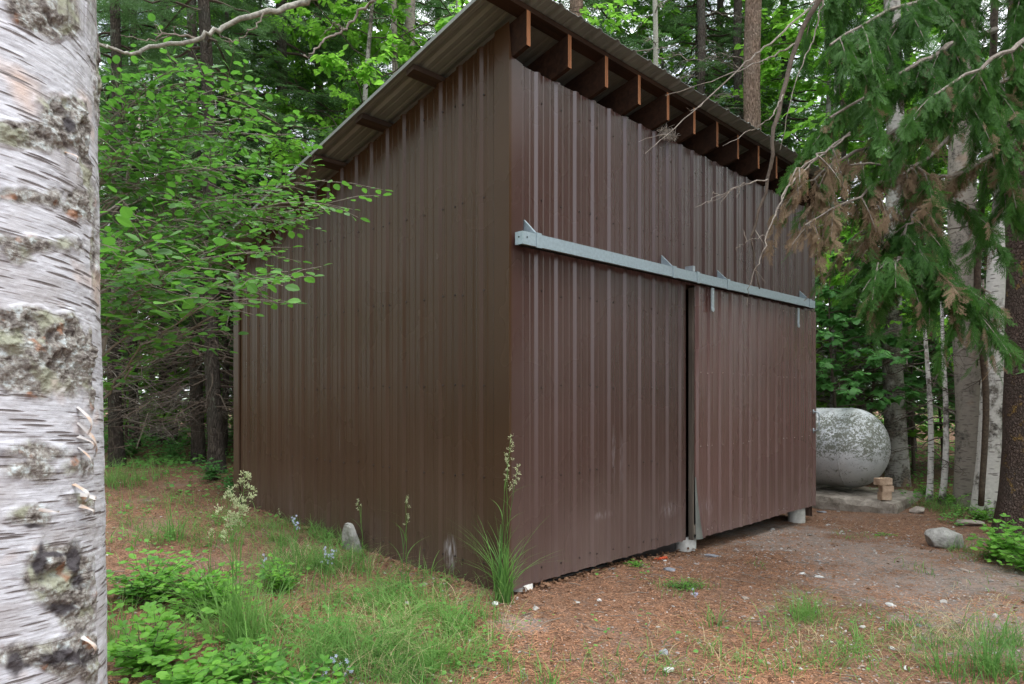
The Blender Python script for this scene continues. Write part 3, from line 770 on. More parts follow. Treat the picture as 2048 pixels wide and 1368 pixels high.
# ------------------------------------------------------------------ trees of the forest
SPR = [T_spray(9, 6, s_) for s_ in range(3)]
SPR_FINE = [T_spray(10, 7, s_, .017) for s_ in range(3)]
def protos():
    out = {}
    def con(key, h, z0, rm, nb, spl, seed, mat, r0, **k):
        tg, ax, rr = trunk_g(h, r0, (0, 0), np.random.default_rng(seed), 12, .4, .3, .03)
        gn, gt = conifer_crown(h, z0, rm, nb, spl, seed, ax, tmpl=SPR, **k)
        out[key] = dict(trunk=tg.mesh('trunk', M['bark_dark'], True), crown=(gn, mat), br=gt, ax=ax)
        out[key]['crown_me'] = gn.mesh('crown', mat); 
        out[key]['br_me'] = gt.mesh('branches', M['twig_dark'])
    con('spruceA', 17, 2.2, 2.7, 170, .60, 11, M['spruce'], .12)
    con('spruceB', 15, 1.0, 2.3, 165, .55, 12, M['fir'], .10, droop=.25)
    con('firC', 19, 3.4, 2.8, 165, .60, 13, M['fir'], .13, droop=.45)
    for key, h, z0, rad, nl, seed in (('leafA', 11, 2.0, 2.5, 34, 21), ('leafB', 9, .9, 2.0, 34, 22)):
        tg, gb, gl, ax = broadleaf(h, z0, rad, nl, .115, seed, 'toothed', .075, subs=7, twigs=5, per=8)
        out[key] = dict(trunk=tg.mesh('trunk', M['birch_mottled'], True), crown_me=gl.mesh('crown', M['bright']), br_me=gb.mesh('branches', M['twig_dark']), gl=gl, gb=gb, tg=tg)
    return out
PR = protos()
def place(key, px, Y, label, cat='tree', sc=1.0, rz=None, name=None, group=None, trunk_mat=None, X=None):
    p = PR[key]; x = (px - CX) / FPX * Y if X is None else X
    t = thing(name or {'s': 'spruce_tree', 'f': 'fir_tree', 'l': 'maple_tree'}[key[0]], label, cat, (x, Y, float(ground(x, Y)) - .05), RN.uniform(0, 6.28) if rz is None else rz, group)
    t.scale = (sc, sc, sc)
    tr = link('trunk', p['trunk'], t); link('crown', p['crown_me'], t); link('branches', p['br_me'], tr)
    return t

GB = 'forest trees standing behind the shed'
place('spruceA', 560, 12.5, 'dark spruce with drooping boughs rising behind the left end of the shed roof', group=GB)
place('firC', 330, 13.5, 'fir with grey drooping boughs behind the leafy sapling, upper left', group=GB)
place('spruceA', 250, 17, 'tall dark spruce just right of the near birch trunk, far back', sc=1.1, group=GB)
place('spruceB', 470, 18, 'lighter green fir filling the gap behind the dark spruce at the left', sc=1.0, group=GB)
place('leafA', 735, 11.5, 'bright green leafy maple above the middle of the shed side roof', group=GB)
place('leafA', 905, 12.5, 'bright green leafy maple just left of the roof peak', sc=1.05, group=GB)
place('leafB', 600, 16.5, 'small bright leafy maple low behind the roof edge at the left', sc=1.2, group=GB)
place('firC', 800, 17.5, 'fir whose slim trunk stands behind the bright maple leaves', sc=1.1, group=GB)
place('spruceB', 1010, 19, 'green fir directly behind the roof peak', sc=1.25, group=GB)
place('firC', 1150, 15.5, 'fir with a reddish trunk just right of the roof peak', sc=1.15, group=GB)
place('spruceB', 1235, 20, 'green fir far behind the first rafters', sc=1.3, group=GB)
place('spruceA', 1400, 15.5, 'dark spruce standing above the middle of the front roof edge', sc=1.1, group=GB)
place('firC', 1440, 20, 'pale green fir between the dark spruce and the tall brown trunk', sc=1.2, group=GB)
place('spruceB', 1570, 16.5, 'green fir to the right of the tall brown trunk, above the roof', sc=1.25, group=GB)
place('leafA', 1640, 15, 'bright leafy maple behind the bare hanging branch', sc=1.25, group=GB)
place('leafB', 1730, 13.5, 'bright leafy maple above and behind the white tank', sc=1.25, group=GB)
place('spruceB', 1820, 18, 'fir deep in the wood between the mottled birch and the thick grey trunk', sc=1.3, group=GB)
place('leafA', 1960, 15, 'leafy maple behind the leaning white birch', sc=1.2, group=GB)
place('spruceA', 2080, 13, 'dark spruce behind the rough trunk at the right edge', sc=1.0, group=GB)
place('leafB', 1650, 20, 'pale leafy tree far behind the tank', sc=1.5, group=GB)

place('spruceB', 640, 14.5, 'dark green fir filling the view above the lower half of the side roof', sc=1.15, group=GB)
place('spruceB', 700, 20, 'pale fir far back behind the bright maple', sc=1.35, group=GB)
place('leafB', 520, 14.5, 'leafy maple between the dark spruce and the sapling at the upper left', sc=1.3, group=GB)
place('spruceB', 880, 19, 'fir far back left of the roof peak', sc=1.35, group=GB)
place('leafB', 1320, 17.5, 'leafy tree behind the slim pale trunk above the front roof', sc=1.6, group=GB)
# far-off wood and unseen light-blocking trees added nearby: one mass
def far_wood_and_blockers():
    gn, gl, gt = G(), G(), G(); r = np.random.default_rng(5)
    srcn = []
    for s_ in range(2):
        a, b = conifer_crown(19, 1.0, 3.0, 95, 1.0, 40 + s_, tmpl=[T_spray(6, 4, s_, .03)], density=.8); srcn.append((a, b))
    tgl, gbl, gll, _ = broadleaf(12, .5, 3.2, 26, .22, 61, 'quad', .09, subs=5, twigs=5, per=6)
    spots = []
    for i in range(18): spots.append(((-30 + i * 3.4 + r.normal(0, .8)), 25 + r.uniform(0, 7)))
    for i in range(16): spots.append(((-44 + i * 5.6 + r.normal(0, 1)), 36 + r.uniform(0, 8)))
    for i in range(9): spots.append((-13 - r.uniform(0, 9), -9 + i * 4.0))  # left-hand trees added for the side wall to reflect
    for i in range(6): spots.append((17 + r.uniform(0, 7), 2 + i * 4.5))
    spots += [(-9.5, -5), (-10, -1.5), (-9.2, 1.5), (-10.3, 4.5), (-9.8, 7.0), (-11.5, 10), (-7, -9), (10.5, 2.0), (10.8, 5.5), (11.5, 8.5), (12.5, -1.5), (8.6, 3.2), (9.3, 6.4), (8.8, 0.2)]  # unseen trees close by, added to block sky and darken wall reflections
    for i in range(3): spots.append((-15 + i * 5.5, -19 - r.uniform(0, 6)))
    spots = [q for q in spots if not (-16 < q[0] < -5 and 19 < q[1] < 34) and q[1] > -12]
    nbig = len(spots)
    for i in range(26): spots.append((-17 + i * 1.45 + r.normal(0, .5), 19.5 + r.uniform(0, 5)))
    for i in range(22): spots.append((-26 + i * 2.5 + r.normal(0, .5), 27 + r.uniform(0, 6)))
    for i, (x, y) in enumerate(spots):
        a = r.uniform(0, 6.28); s_ = r.uniform(.8, 1.2); Mx = np.array([[cos(a), -sin(a), 0], [sin(a), cos(a), 0], [0, 0, 1]]) * s_
        z = float(ground(x, y)) - .2
        if i >= nbig:
            Mb = Mx * np.array([[.55], [.55], [.42]]); gl.merge(gll, Mb, (x, y, z)); gt.merge(gbl, Mb, (x, y, z))
        elif i % 3 == 1:
            gl.merge(gll, Mx, (x, y, z)); gt.merge(gbl, Mx, (x, y, z)); gt.merge(tgl, Mx, (x, y, z))
        else:
            n_, t_ = srcn[i % 2]; gn.merge(n_, Mx, (x, y, z)); gt.merge(t_, Mx, (x, y, z))
            tube(gt, [(x, y, z), (x, y, z + 9), (x, y, z + 18)], [.12, .09, .03], 7)
    g = G(); g.merge(gn)
    for q, m in gl.f: pass
    base = g.n
    V = np.concatenate(gl.v); g.v.append(V)
    for q, m in gl.f: g.f.append((q + base, 1))
    g.n += len(V); base = g.n; V = np.concatenate(gt.v); g.v.append(V)
    for q, m in gt.f: g.f.append((q + base, 2))
    g.n += len(V)
    tag(g.build('distant_forest_and_blockers', [M['fir'], M['bright'], M['bark_dark']]), 'green mass of forest closing the view behind the nearer trees, plus unseen trees added to block light', 'forest', kind='stuff')
far_wood_and_blockers()

# trunks one can tell apart
def lone_trunk(name, px, py, Y, r0, h, mat, label, lean=(0, 0), dead=0, dz=(1, 4), dl=1.2, crown=None, sides=16, seg=24, flare=.4, group=None, seed=0, side=None, rtop=.45, wob=.03):
    x = (px - CX) / FPX * Y; rng = np.random.default_rng(seed + int(px)); loc = (x, Y, float(ground(x, Y)))
    t = thing(name, label, 'tree', loc, 0, group)
    tg, ax, rr = trunk_g(h, r0, lean, rng, sides, flare, rtop, wob, seg=seg); tr = tg.build('trunk', mat, t, True)
    if dead: dead_branches(ax, rr, dz[0], dz[1], dead, dl, seed + int(px), side=side).build('dead_branches', M['twig'] if Y > 10.5 else M['twig_dark'], tr)
    if crown:
        gn, gt = conifer_crown(h, crown['z0'], crown['r'], crown['n'], crown.get('spl', .5), seed + 3, ax, tmpl=SPR_FINE, droop=crown.get('droop', .4), zmax=crown.get('zmax'))
        gn.build('crown', crown.get('mat', M['spruce']), t); gt.build('branches', M['twig_dark'], tr)
    return t, ax
lone_trunk('spruce_tree', 432, 945, 9.4, .098, 14, M['bark_dark'], 'dark spruce leaning left beside the far corner of the shed, trunk bare low down', (-.03, .01), 90, (.8, 3.8), 1.5, dict(z0=2.9, r=1.9, n=60, zmax=8), seed=1, flare=.7)
lone_trunk('spruce_tree', 395, 930, 11.2, .10, 13, M['bark_dark'], 'dark spruce trunk close behind the leaning spruce', (-.01, 0), 80, (.6, 4), 1.4, dict(z0=3.6, r=1.7, n=40, zmax=8), seed=2)
lone_trunk('spruce_tree', 232, 900, 10.8, .10, 13, M['bark_dark'], 'near black spruce trunk just right of the birch', (0, 0), 60, (.6, 4), 1.3, dict(z0=3.4, r=1.8, n=44, zmax=8), seed=3)
lone_trunk('spruce_tree', 266, 905, 13.0, .085, 13, M['bark_dark'], 'thin dark spruce trunk, second to the right of the birch', (0.004, 0), 34, (.5, 4), 1.3, dict(z0=4.2, r=1.6, n=30, zmax=8.5), seed=4)
lone_trunk('young_spruce', 305, 900, 14.5, .05, 8, M['bark_dark'], 'pole thin spruce in the gap at the left', (0, 0), 24, (.5, 4), .9, seed=5)
lone_trunk('young_spruce', 352, 900, 13.2, .05, 8, M['bark_dark'], 'thin bare pole between the dark spruces at the left', (0, 0), 26, (.5, 4), 1.0, seed=6)
lone_trunk('young_spruce', 452, 905, 12.2, .055, 9, M['bark_dark'], 'thin spruce pole against the far edge of the shed side wall', (0, 0), 30, (.5, 4.5), 1.0, seed=7)
lone_trunk('pine_tree', 1507, 900, 12.8, .165, 18, M['bark_brown'], 'tall straight pine trunk with brown flaky bark above the roof', (0, 0), 0, seed=8, rtop=.7, flare=.2)
lone_trunk('dead_tree', 1316, 900, 12.2, .062, 10, M['lichen_branch'], 'slim pale grey trunk above the front roof edge', (-.01, 0), 26, (3, 8), .8, seed=9, rtop=.6)
lone_trunk('pine_tree', 1478, 900, 14.5, .10, 17, M['bark_dark'], 'dark trunk just left of the tall brown pine', (0, 0), 30, (4, 9), 1.2, seed=10, rtop=.7)
lone_trunk('pine_tree', 1400, 900, 14.0, .09, 17, M['bark_dark'], 'dark slim trunk above the sixth rafter', (0, 0), 30, (4, 9), 1.2, seed=11, rtop=.7)
lone_trunk('alder_tree', 796, 900, 12.0, .06, 12, M['bark_grey'], 'slim grey trunk among the bright leaves left of the roof peak', (-.005, 0), 14, (4, 8), .8, seed=12, rtop=.7)
lone_trunk('pine_tree', 818, 900, 14.5, .13, 17, M['bark_grey'], 'thicker grey trunk just behind the slim one left of the roof peak', (0, 0), 20, (4, 9), 1, seed=13, rtop=.7)
lone_trunk('pine_tree', 1150, 900, 13.5, .15, 17, M['bark_brown'], 'reddish grey trunk right of the roof peak', (0, 0), 20, (5, 9), 1, seed=14, rtop=.7)
lone_trunk('birch_tree', 1790, 940, 11.6, .165, 12, M['birch_mottled'], 'mottled grey and white birch trunk behind the end of the tank', (-.004, 0), 18, (1, 4.5), 1.3, seed=15, rtop=.6, flare=.25)
lone_trunk('birch_tree', 1940, 975, 9.6, .20, 12, M['bark_grey'], 'thick grey brown birch trunk, second trunk from the right edge', (-.016, 0), 14, (1.2, 5), 1.2, seed=16, rtop=.62, flare=.35)
lone_trunk('birch_tree', 1972, 985, 9.0, .15, 11, M['birch'], 'white birch with peeled tan bark leaning right beside the rough trunk', (.062, 0), 10, (1.5, 5), 1.2, seed=17, rtop=.6, flare=.45)
lone_trunk('young_birch', 1850, 960, 10.0, .042, 3.3, M['birch'], 'left of two thin pale stems between the big trunks', (.02, 0), 8, (.5, 2.9), .6, seed=18, wob=.09)
lone_trunk('young_birch', 1866, 965, 9.8, .044, 3.1, M['birch'], 'right of two thin pale stems between the big trunks', (.08, 0), 8, (.5, 2.7), .6, seed=19, wob=.08)
lone_trunk('alder_tree', 1705, 900, 13.0, .07, 8, M['bark_dark'], 'dark slender trunk rising behind the white tank', (-.03, 0), 26, (.8, 5), 1.3, seed=20)
lone_trunk('alder_tree', 1662, 900, 12.5, .05, 8, M['birch_mottled'], 'slender pale trunk by the far shed corner', (.01, 0), 26, (.8, 5), 1.2, seed=22)
edge_t, edge_ax = lone_trunk('fir_tree', 2052, 1060, 7.7, .215, 13, M['bark_edge'], 'thick dark rough barked trunk cut by the right edge', (.004, 0), 0, seed=21, sides=48, seg=90, flare=.55, rtop=.7)

# vine maples with broad leaves behind the tank
def vine_maple(px, Y, h, seed, label, rad=1.1, nl=22, mat=None, lean=(0, 0)):
    x = (px - CX) / FPX * Y; t = thing('vine_maple', label, 'shrub', (x, Y, float(ground(x, Y)) - .05), 0, 'leafy maples around the tank')
    tg, gb, gl, ax = broadleaf(h, 1.25 if Y < 13 else .3, rad, nl, .13, seed, 'maple', .035, lean, per=4, subs=5, twigs=3, flat=.35, up=.35)
    tr = tg.build('trunk', M['twig_dark'], t, True); gb.build('branches', M['twig_dark'], tr); gl.build('crown', mat or M['maple'], t)
vine_maple(1668, 11.2, 4.0, 71, 'vine maple with broad green leaves over the far corner of the shed')
vine_maple(1742, 11.6, 3.8, 72, 'vine maple with hand shaped leaves right above the white tank', 1.25)
vine_maple(1826, 12.8, 3.4, 73, 'vine maple between the mottled birch and the thin stems', 1.2)
vine_maple(1990, 11.5, 4.4, 74, 'vine maple behind the leaning birch at the right', 1.2)
vine_maple(1690, 13.5, 5.5, 75, 'taller pale vine maple behind the shed end', 1.7, 30, M['bright'])

for k_, (px, Y, h_, rd, lab) in enumerate(((250, 13.0, 2.2, 1.2, 'sunlit leafy bush deep in the gap right of the birch'), (345, 14.3, 2.4, 1.3, 'sunlit leafy bush behind the poles at the left'), (455, 13.3, 2.3, 1.1, 'sunlit leafy bush by the far edge of the side wall'), (300, 17.0, 3.6, 2.0, 'tall bright bush farthest back in the left gap'),
        (1880, 14.0, 3.0, 1.5, 'dim leafy bush behind the two thin pale stems'), (1640, 15.5, 3.4, 1.6, 'dim leafy bush just beside the far shed corner'), (2040, 13.5, 3.0, 1.5, 'leafy bush behind the rough trunk at the right edge'))):
    vine_maple(px, Y, h_, 90 + k_, lab, rd, 26, M['bright'] if px < 1000 else M['maple'])
# ------------------------------------------------------------------ cedar whose sprays hang over the right
FR = [T_frond(s_) for s_ in range(3)]
def build_cedar():
    r = np.random.default_rng(31); Y0 = 6.3; x0 = (1984 - CX) / FPX * Y0; loc = np.array([x0, Y0, float(ground(x0, Y0))])
    t = thing('cedar_tree', 'cedar hanging dark green and browned sprays over the far end of the shed', 'tree', tuple(loc))
    gtr = G(); tube(gtr, curve([at(1962, 1010, 7.0), at(1972, 800, 6.6), at(1955, 600, 6.3), at(1962, 420, 6.2), at(1985, 150, 6.2), at(1992, -250, 6.2)], 30) - loc, np.linspace(.028, .03, 30), 8)
    trunk = gtr.build('trunk', M['twig_dark'], t, True)
    gb, gg, gd = G(), G(), G()
    PG, PD = [], []
    def limb(pts, r0, r1, dens, kind, reach=.5, subn=10, fl=.26, droop=.6):
        c = curve([at(*p) for p in pts], 16, .012, r)
        tube(gb, c - loc, np.linspace(r0, r1, len(c)), 6)
        for k in range(subn):
            q = (.12 + .88 * (k + r.uniform(0, 1)) / subn) * (len(c) - 1); i = min(int(q), len(c) - 2); p = c[i] + (c[i + 1] - c[i]) * (q - i)
            d = nrm(c[min(i + 1, len(c) - 1)] - c[i]); az = r.uniform(0, 6.28); o_ = nrm(d * .8 + np.array([cos(az), sin(az), 0]) * .9 + np.array([0, 0, -droop * r.uniform(.3, 1.3)]))
            L = reach * r.uniform(.5, 1.2); m = 6; tt = np.linspace(0, 1, m)[:, None]; s_ = p + o_ * L * tt; s_[:, 2] -= (L * .35 * tt ** 2)[:, 0]
            tube(gb, s_ - loc, np.linspace(.006, .002, m), 4, cap=False)
            nf = max(3, int(L / .0125 * dens))
            for x in range(nf):
                u = (x + r.uniform(0, 1)) / nf * (m - 1); j = min(int(u), m - 2); pp = s_[j] + (s_[j + 1] - s_[j]) * (u - j)
                sg = r.choice([-1, 1]); side = np.cross(o_, [0, 0, 1.]); dd = nrm(o_ * .6 + sg * side * r.uniform(.2, 1) + np.array([0, 0, -r.uniform(.35, 1.3)]))
                (PG if r.uniform() > kind else PD).append((pp + r.normal(0, .02, 3), dd, r.normal(0, .6, 3) + np.array([0, 0, .8]), fl * .56 * r.uniform(.45, 1.25)))
    # green upper boughs
    limb([(1992, -60, 6.2), (1900, -20, 5.7), (1780, 20, 5.3), (1660, 90, 5.0)], .03, .008, 1.78, .03, .55, 20)
    limb([(1990, 60, 6.2), (1900, 90, 5.6), (1800, 150, 5.2), (1660, 235, 4.9)], .03, .008, 1.78, .05, .5, 20)
    limb([(2062, -10, 7.6), (2090, 40, 6.2), (2040, 90, 5.3), (1960, 130, 5.0), (1870, 190, 4.8)], .03, .008, 1.71, .05, .5, 16)
    limb([(2066, 40, 7.6), (2100, 105, 6.2), (2048, 140, 5.5), (1960, 185, 5.2), (1880, 215, 5.0)], .035, .01, 1.55, .1, .5, 14)
    limb([(1990, -140, 6.2), (1860, -120, 5.8), (1720, -60, 5.6), (1620, 10, 5.5)], .03, .008, 1.55, .03, .55, 16)
    limb([(1990, -120, 6.2), (2050, -60, 5.8), (2110, 20, 5.5)], .03, .008, 1.55, .03, .6, 12)
    # middle limb rising to the right, browned tips
    limb([(2066, 190, 7.6), (2100, 235, 6.4), (2000, 300, 5.7), (1900, 350, 5.4), (1790, 330, 5.2), (1700, 330, 5.0)], .028, .006, 1.36, .55, .45, 16)
    limb([(1975, 240, 6.2), (1850, 240, 5.7), (1740, 290, 5.3), (1650, 340, 5.1), (1595, 380, 5.0)], .022, .004, 1.36, .85, .28, 16, .2)
    limb([(1930, 250, 5.8), (1830, 330, 5.4), (1740, 380, 5.1), (1660, 420, 4.9), (1610, 450, 4.8)], .016, .004, 1.36, .85, .26, 16, .2)
    limb([(1960, 300, 6.2), (1880, 390, 5.7), (1800, 430, 5.4), (1710, 470, 5.2)], .018, .004, 1.19, .75, .35, 12, .2)
    limb([(1700, 265, 5.0), (1640, 310, 4.8), (1590, 345, 4.7), (1545, 440, 4.6)], .008, .003, 0.85, .95, .22, 6, .16)
    # lower green fan
    limb([(1960, 420, 6.2), (1880, 400, 5.7), (1822, 430, 5.3), (1815, 480, 5.1), (1850, 530, 5.0)], .015, .005, 1.1, .1, .5, 16, .30)
    limb([(1850, 510, 5.1), (1800, 520, 5.0), (1755, 535, 4.9)], .010, .004, 1.3, .08, .32, 12, .28)
    limb([(1850, 520, 5.1), (1880, 560, 5.0), (1930, 600, 4.9)], .010, .004, 1.1, .08, .42, 10, .28)
    limb([(1965, 560, 6.2), (1990, 620, 6.1), (1975, 720, 6.2)], .010, .004, .6, .3, .3, 8, .22)
    limb([(1968, 240, 6.2), (2010, 330, 6.0), (2000, 420, 6.0)], .012, .005, 1.0, .1, .4, 12, .28)
    for LST, gx in ((PG, gg), (PD, gd)):
        P = np.array([q[0] for q in LST]) - loc; A = np.array([q[1] for q in LST]); N = np.array([q[2] for q in LST]); SC = np.array([q[3] for q in LST])
        K = r.integers(0, 3, len(P))
        for k in range(3): stamp(gx, *FR[k], P[K == k], A[K == k], N[K == k], SC[K == k])
    gb.build('branches', M['twig'], trunk); gg.build('crown', M['cedar'], t); gd.build('browned_sprays', M['cedar_dead'], t)
build_cedar()

# bare hanging branches
def bare_branch(name, label, main, r0, r1, subs, mat, seed=1, twn=10, tl=.25):
    r = np.random.default_rng(seed); base = at(*main[0]); t = thing(name, label, 'branch', tuple(base)); g = G()
    c = curve([at(*p) for p in main], 44, .006, r); tube(g, c - base, np.linspace(r0, r1, len(c)), 7)
    st = g.build('limb', mat, t, True); g = G(); L = [c]
    for (pts, a) in subs:
        c2 = curve([at(*p) for p in pts], 24, .005, r); L.append(c2); tube(g, c2 - base, np.linspace(a, a * .25, len(c2)), 5)
    for _ in range(twn):
        cc = L[r.integers(0, len(L))]; i = r.integers(3, len(cc) - 2); d = nrm(nrm(cc[i + 1] - cc[i]) + r.normal(0, .6, 3)); l = tl * r.uniform(.3, 1)
        tube(g, wobble_line(cc[i], cc[i] + d * l, 5, 0, .012, r) - base, np.linspace(.0028, .001, 5), 4)
    g.build('twigs', M['twig'], t)
bare_branch('hanging_branch', 'long bare drooping branch hanging down across the front of the shed', [(1990, -240, 6.2), (1850, -310, 5.6), (1710, -210, 5.0), (1655, -70, 4.75), (1639, 0, 4.7), (1595, 85, 4.7), (1564, 198, 4.6), (1547, 284, 4.5), (1536, 355, 4.5), (1512, 448, 4.5), (1504, 470, 4.5), (1509, 526, 4.5), (1519, 578, 4.5)], .026, .004,
            [([(1618, 17, 4.7), (1540, 85, 4.5), (1478, 137, 4.4), (1369, 239, 4.3), (1290, 307, 4.2)], .007), ([(1595, 85, 4.7), (1540, 115, 4.6), (1492, 135, 4.5), (1410, 167, 4.4), (1331, 191, 4.3)], .006),
             ([(1566, 190, 4.6), (1540, 235, 4.5), (1500, 262, 4.5), (1445, 292, 4.4)], .005), ([(1536, 358, 4.5), (1500, 365, 4.4), (1440, 390, 4.4), (1390, 415, 4.3)], .005),
             ([(1646, 0, 4.8), (1625, 80, 4.8), (1590, 165, 4.7), (1560, 300, 4.6)], .006)], M['twig_dark'], 3, 16, .22)
bare_branch('hanging_twig', 'thin pale twig dangling past the door track', [(1700, 270, 4.9), (1630, 320, 4.8), (1575, 375, 4.6), (1545, 440, 4.5), (1525, 510, 4.4), (1502, 560, 4.4), (1495, 615, 4.4)], .007, .002,
            [([(1535, 470, 4.5), (1500, 480, 4.4), (1470, 500, 4.4)], .002)], M['twig'], 4, 5, .12)
bare_branch('lichened_branch', 'grey lichen covered bare branch crossing the top left', [(650, -14, 3.0), (600, 5, 3.0), (540, 22, 2.95), (450, 52, 2.9), (400, 74, 2.85), (300, 97, 2.8), (255, 104, 2.75), (215, 92, 2.7), (185, 84, 2.65)], .014, .004,
            [([(390, 76, 2.85), (340, 68, 2.8), (300, 80, 2.8), (240, 70, 2.7)], .005), ([(540, 22, 2.95), (500, 60, 2.9), (470, 82, 2.9), (450, 80, 2.9)], .004)], M['lichen_branch'], 5, 7, .12)
bare_branch('hanging_twig', 'bare grey twig slanting down in front of the bright maple leaves', [(770, -20, 3.6), (725, 18, 3.6), (690, 60, 3.6), (650, 80, 3.55), (622, 105, 3.5), (612, 112, 3.5)], .008, .003,
            [([(690, 60, 3.6), (670, 50, 3.5), (640, 75, 3.5)], .003)], M['twig'], 6, 4, .1)

# ------------------------------------------------------------------ leafy sapling behind the near birch
def build_sapling():
    r = np.random.default_rng(17); base = gp(150, 1180); base = np.array([-2.35, 3.55, float(ground(-2.35, 3.55))])
    t = thing('serviceberry_sapling', 'leafy sapling with round green leaves reaching out from behind the birch', 'tree', tuple(base))
    gs, gt, gl = G(), G(), G()
    for k, (dx, dy) in enumerate(((0, 0), (.12, .1), (-.1, .15))):
        tube(gs, curve([base + [dx * .3, dy * .3, -.05], base + [dx, dy, .9], base + [dx * 1.5 + .08, dy * 1.4, 1.9], base + [dx * 2 + .15, dy * 2, 2.9]], 14, .01, r) - base, np.linspace(.022, .008, 12), 8)
    P, A, N, SC = [], [], [], []
    tips = [(695, 397, 3.0), (650, 360, 3.2), (590, 545, 2.8), (540, 500, 3.0), (350, 520, 2.7), (500, 180, 3.3), (430, 145, 3.1), (360, 130, 3.2), (300, 170, 3.2), (600, 270, 3.5), (560, 330, 3.4), (520, 400, 3.2), (470, 460, 3.1),
            (480, 330, 3.0), (420, 400, 2.9), (330, 430, 2.8), (250, 480, 2.9), (240, 300, 3.0), (330, 260, 3.1), (420, 250, 3.4), (520, 240, 3.6), (600, 420, 3.6), (380, 340, 3.3), (280, 380, 3.4), (560, 450, 3.4), (450, 520, 3.3), (470, 290, 3.7), (565, 540, 2.5), (440, 585, 2.4), (350, 520, 2.4), (255, 500, 2.35), (430, 500, 2.45), (300, 310, 3.6), (560, 380, 3.9), (350, 470, 3.8), (500, 440, 4.0), (420, 330, 4.1), (270, 230, 3.5), (640, 430, 3.4)]
    tv, tf = T_leaf('round')
    for (px, py, Y) in tips:
        e_ = at(px, py, Y); zz = np.clip(e_[2] - base[2] - r.uniform(.1, .6), .9, 2.8); s_ = base + np.array([.1, .1, zz])
        mid = (s_ + e_) / 2 + np.array([0, 0, r.uniform(.02, .2)]); c = curve([s_, mid, e_], 16, .008, r); tube(gt, c - base, np.linspace(.006, .0015, len(c)), 5, cap=False)
        L = np.linalg.norm(e_ - s_); nsub = int(8 + L * 9.5)
        for k in range(nsub + 1):
            if k == nsub: p = c[-3]; d = nrm(c[-1] - c[-3]); l = .10
            else:
                q = (.32 + .66 * (k + r.uniform(0, 1)) / nsub) * (len(c) - 1); i = min(int(q), len(c) - 2); p = c[i] + (c[i + 1] - c[i]) * (q - i)
                d0 = nrm(c[i + 1] - c[i]); sd_ = np.cross(d0, [0, 0, 1]) * (-1) ** k; d = nrm(d0 * .7 + sd_ * r.uniform(.4, 1.1) + [0, 0, r.normal(.0, .22)]); l = r.uniform(.10, .30)
            tube(gt, [p - base, p + d * l * .5 + [0, 0, .01] - base, p + d * l - base], [.0022, .0016, .001], 3, cap=False)
            nl = max(3, int(l / .032))
            for x in range(nl):
                pp = p + d * l * (x + 1) / nl; sd2 = np.cross(d, [0, 0, 1]) * (-1) ** x
                a = nrm(d * .55 + sd2 * .8 + [0, 0, r.normal(-.12, .2)]) if x < nl - 1 else d
                P.append(pp + a * .008 - base); A.append(a); N.append((r.normal(0, .4), r.normal(0, .4) - .2, 1)); SC.append(r.uniform(.026, .050) * (1.15 if Y < 2.6 else 1))
    stamp(gl, tv, tf, np.array(P), np.array(A), np.array(N), np.array(SC))
    tr = gs.build('trunk', M['twig'], t, True); gt.build('branches', M['twig'], tr); gl.build('crown', M['sapling'], t)
build_sapling()

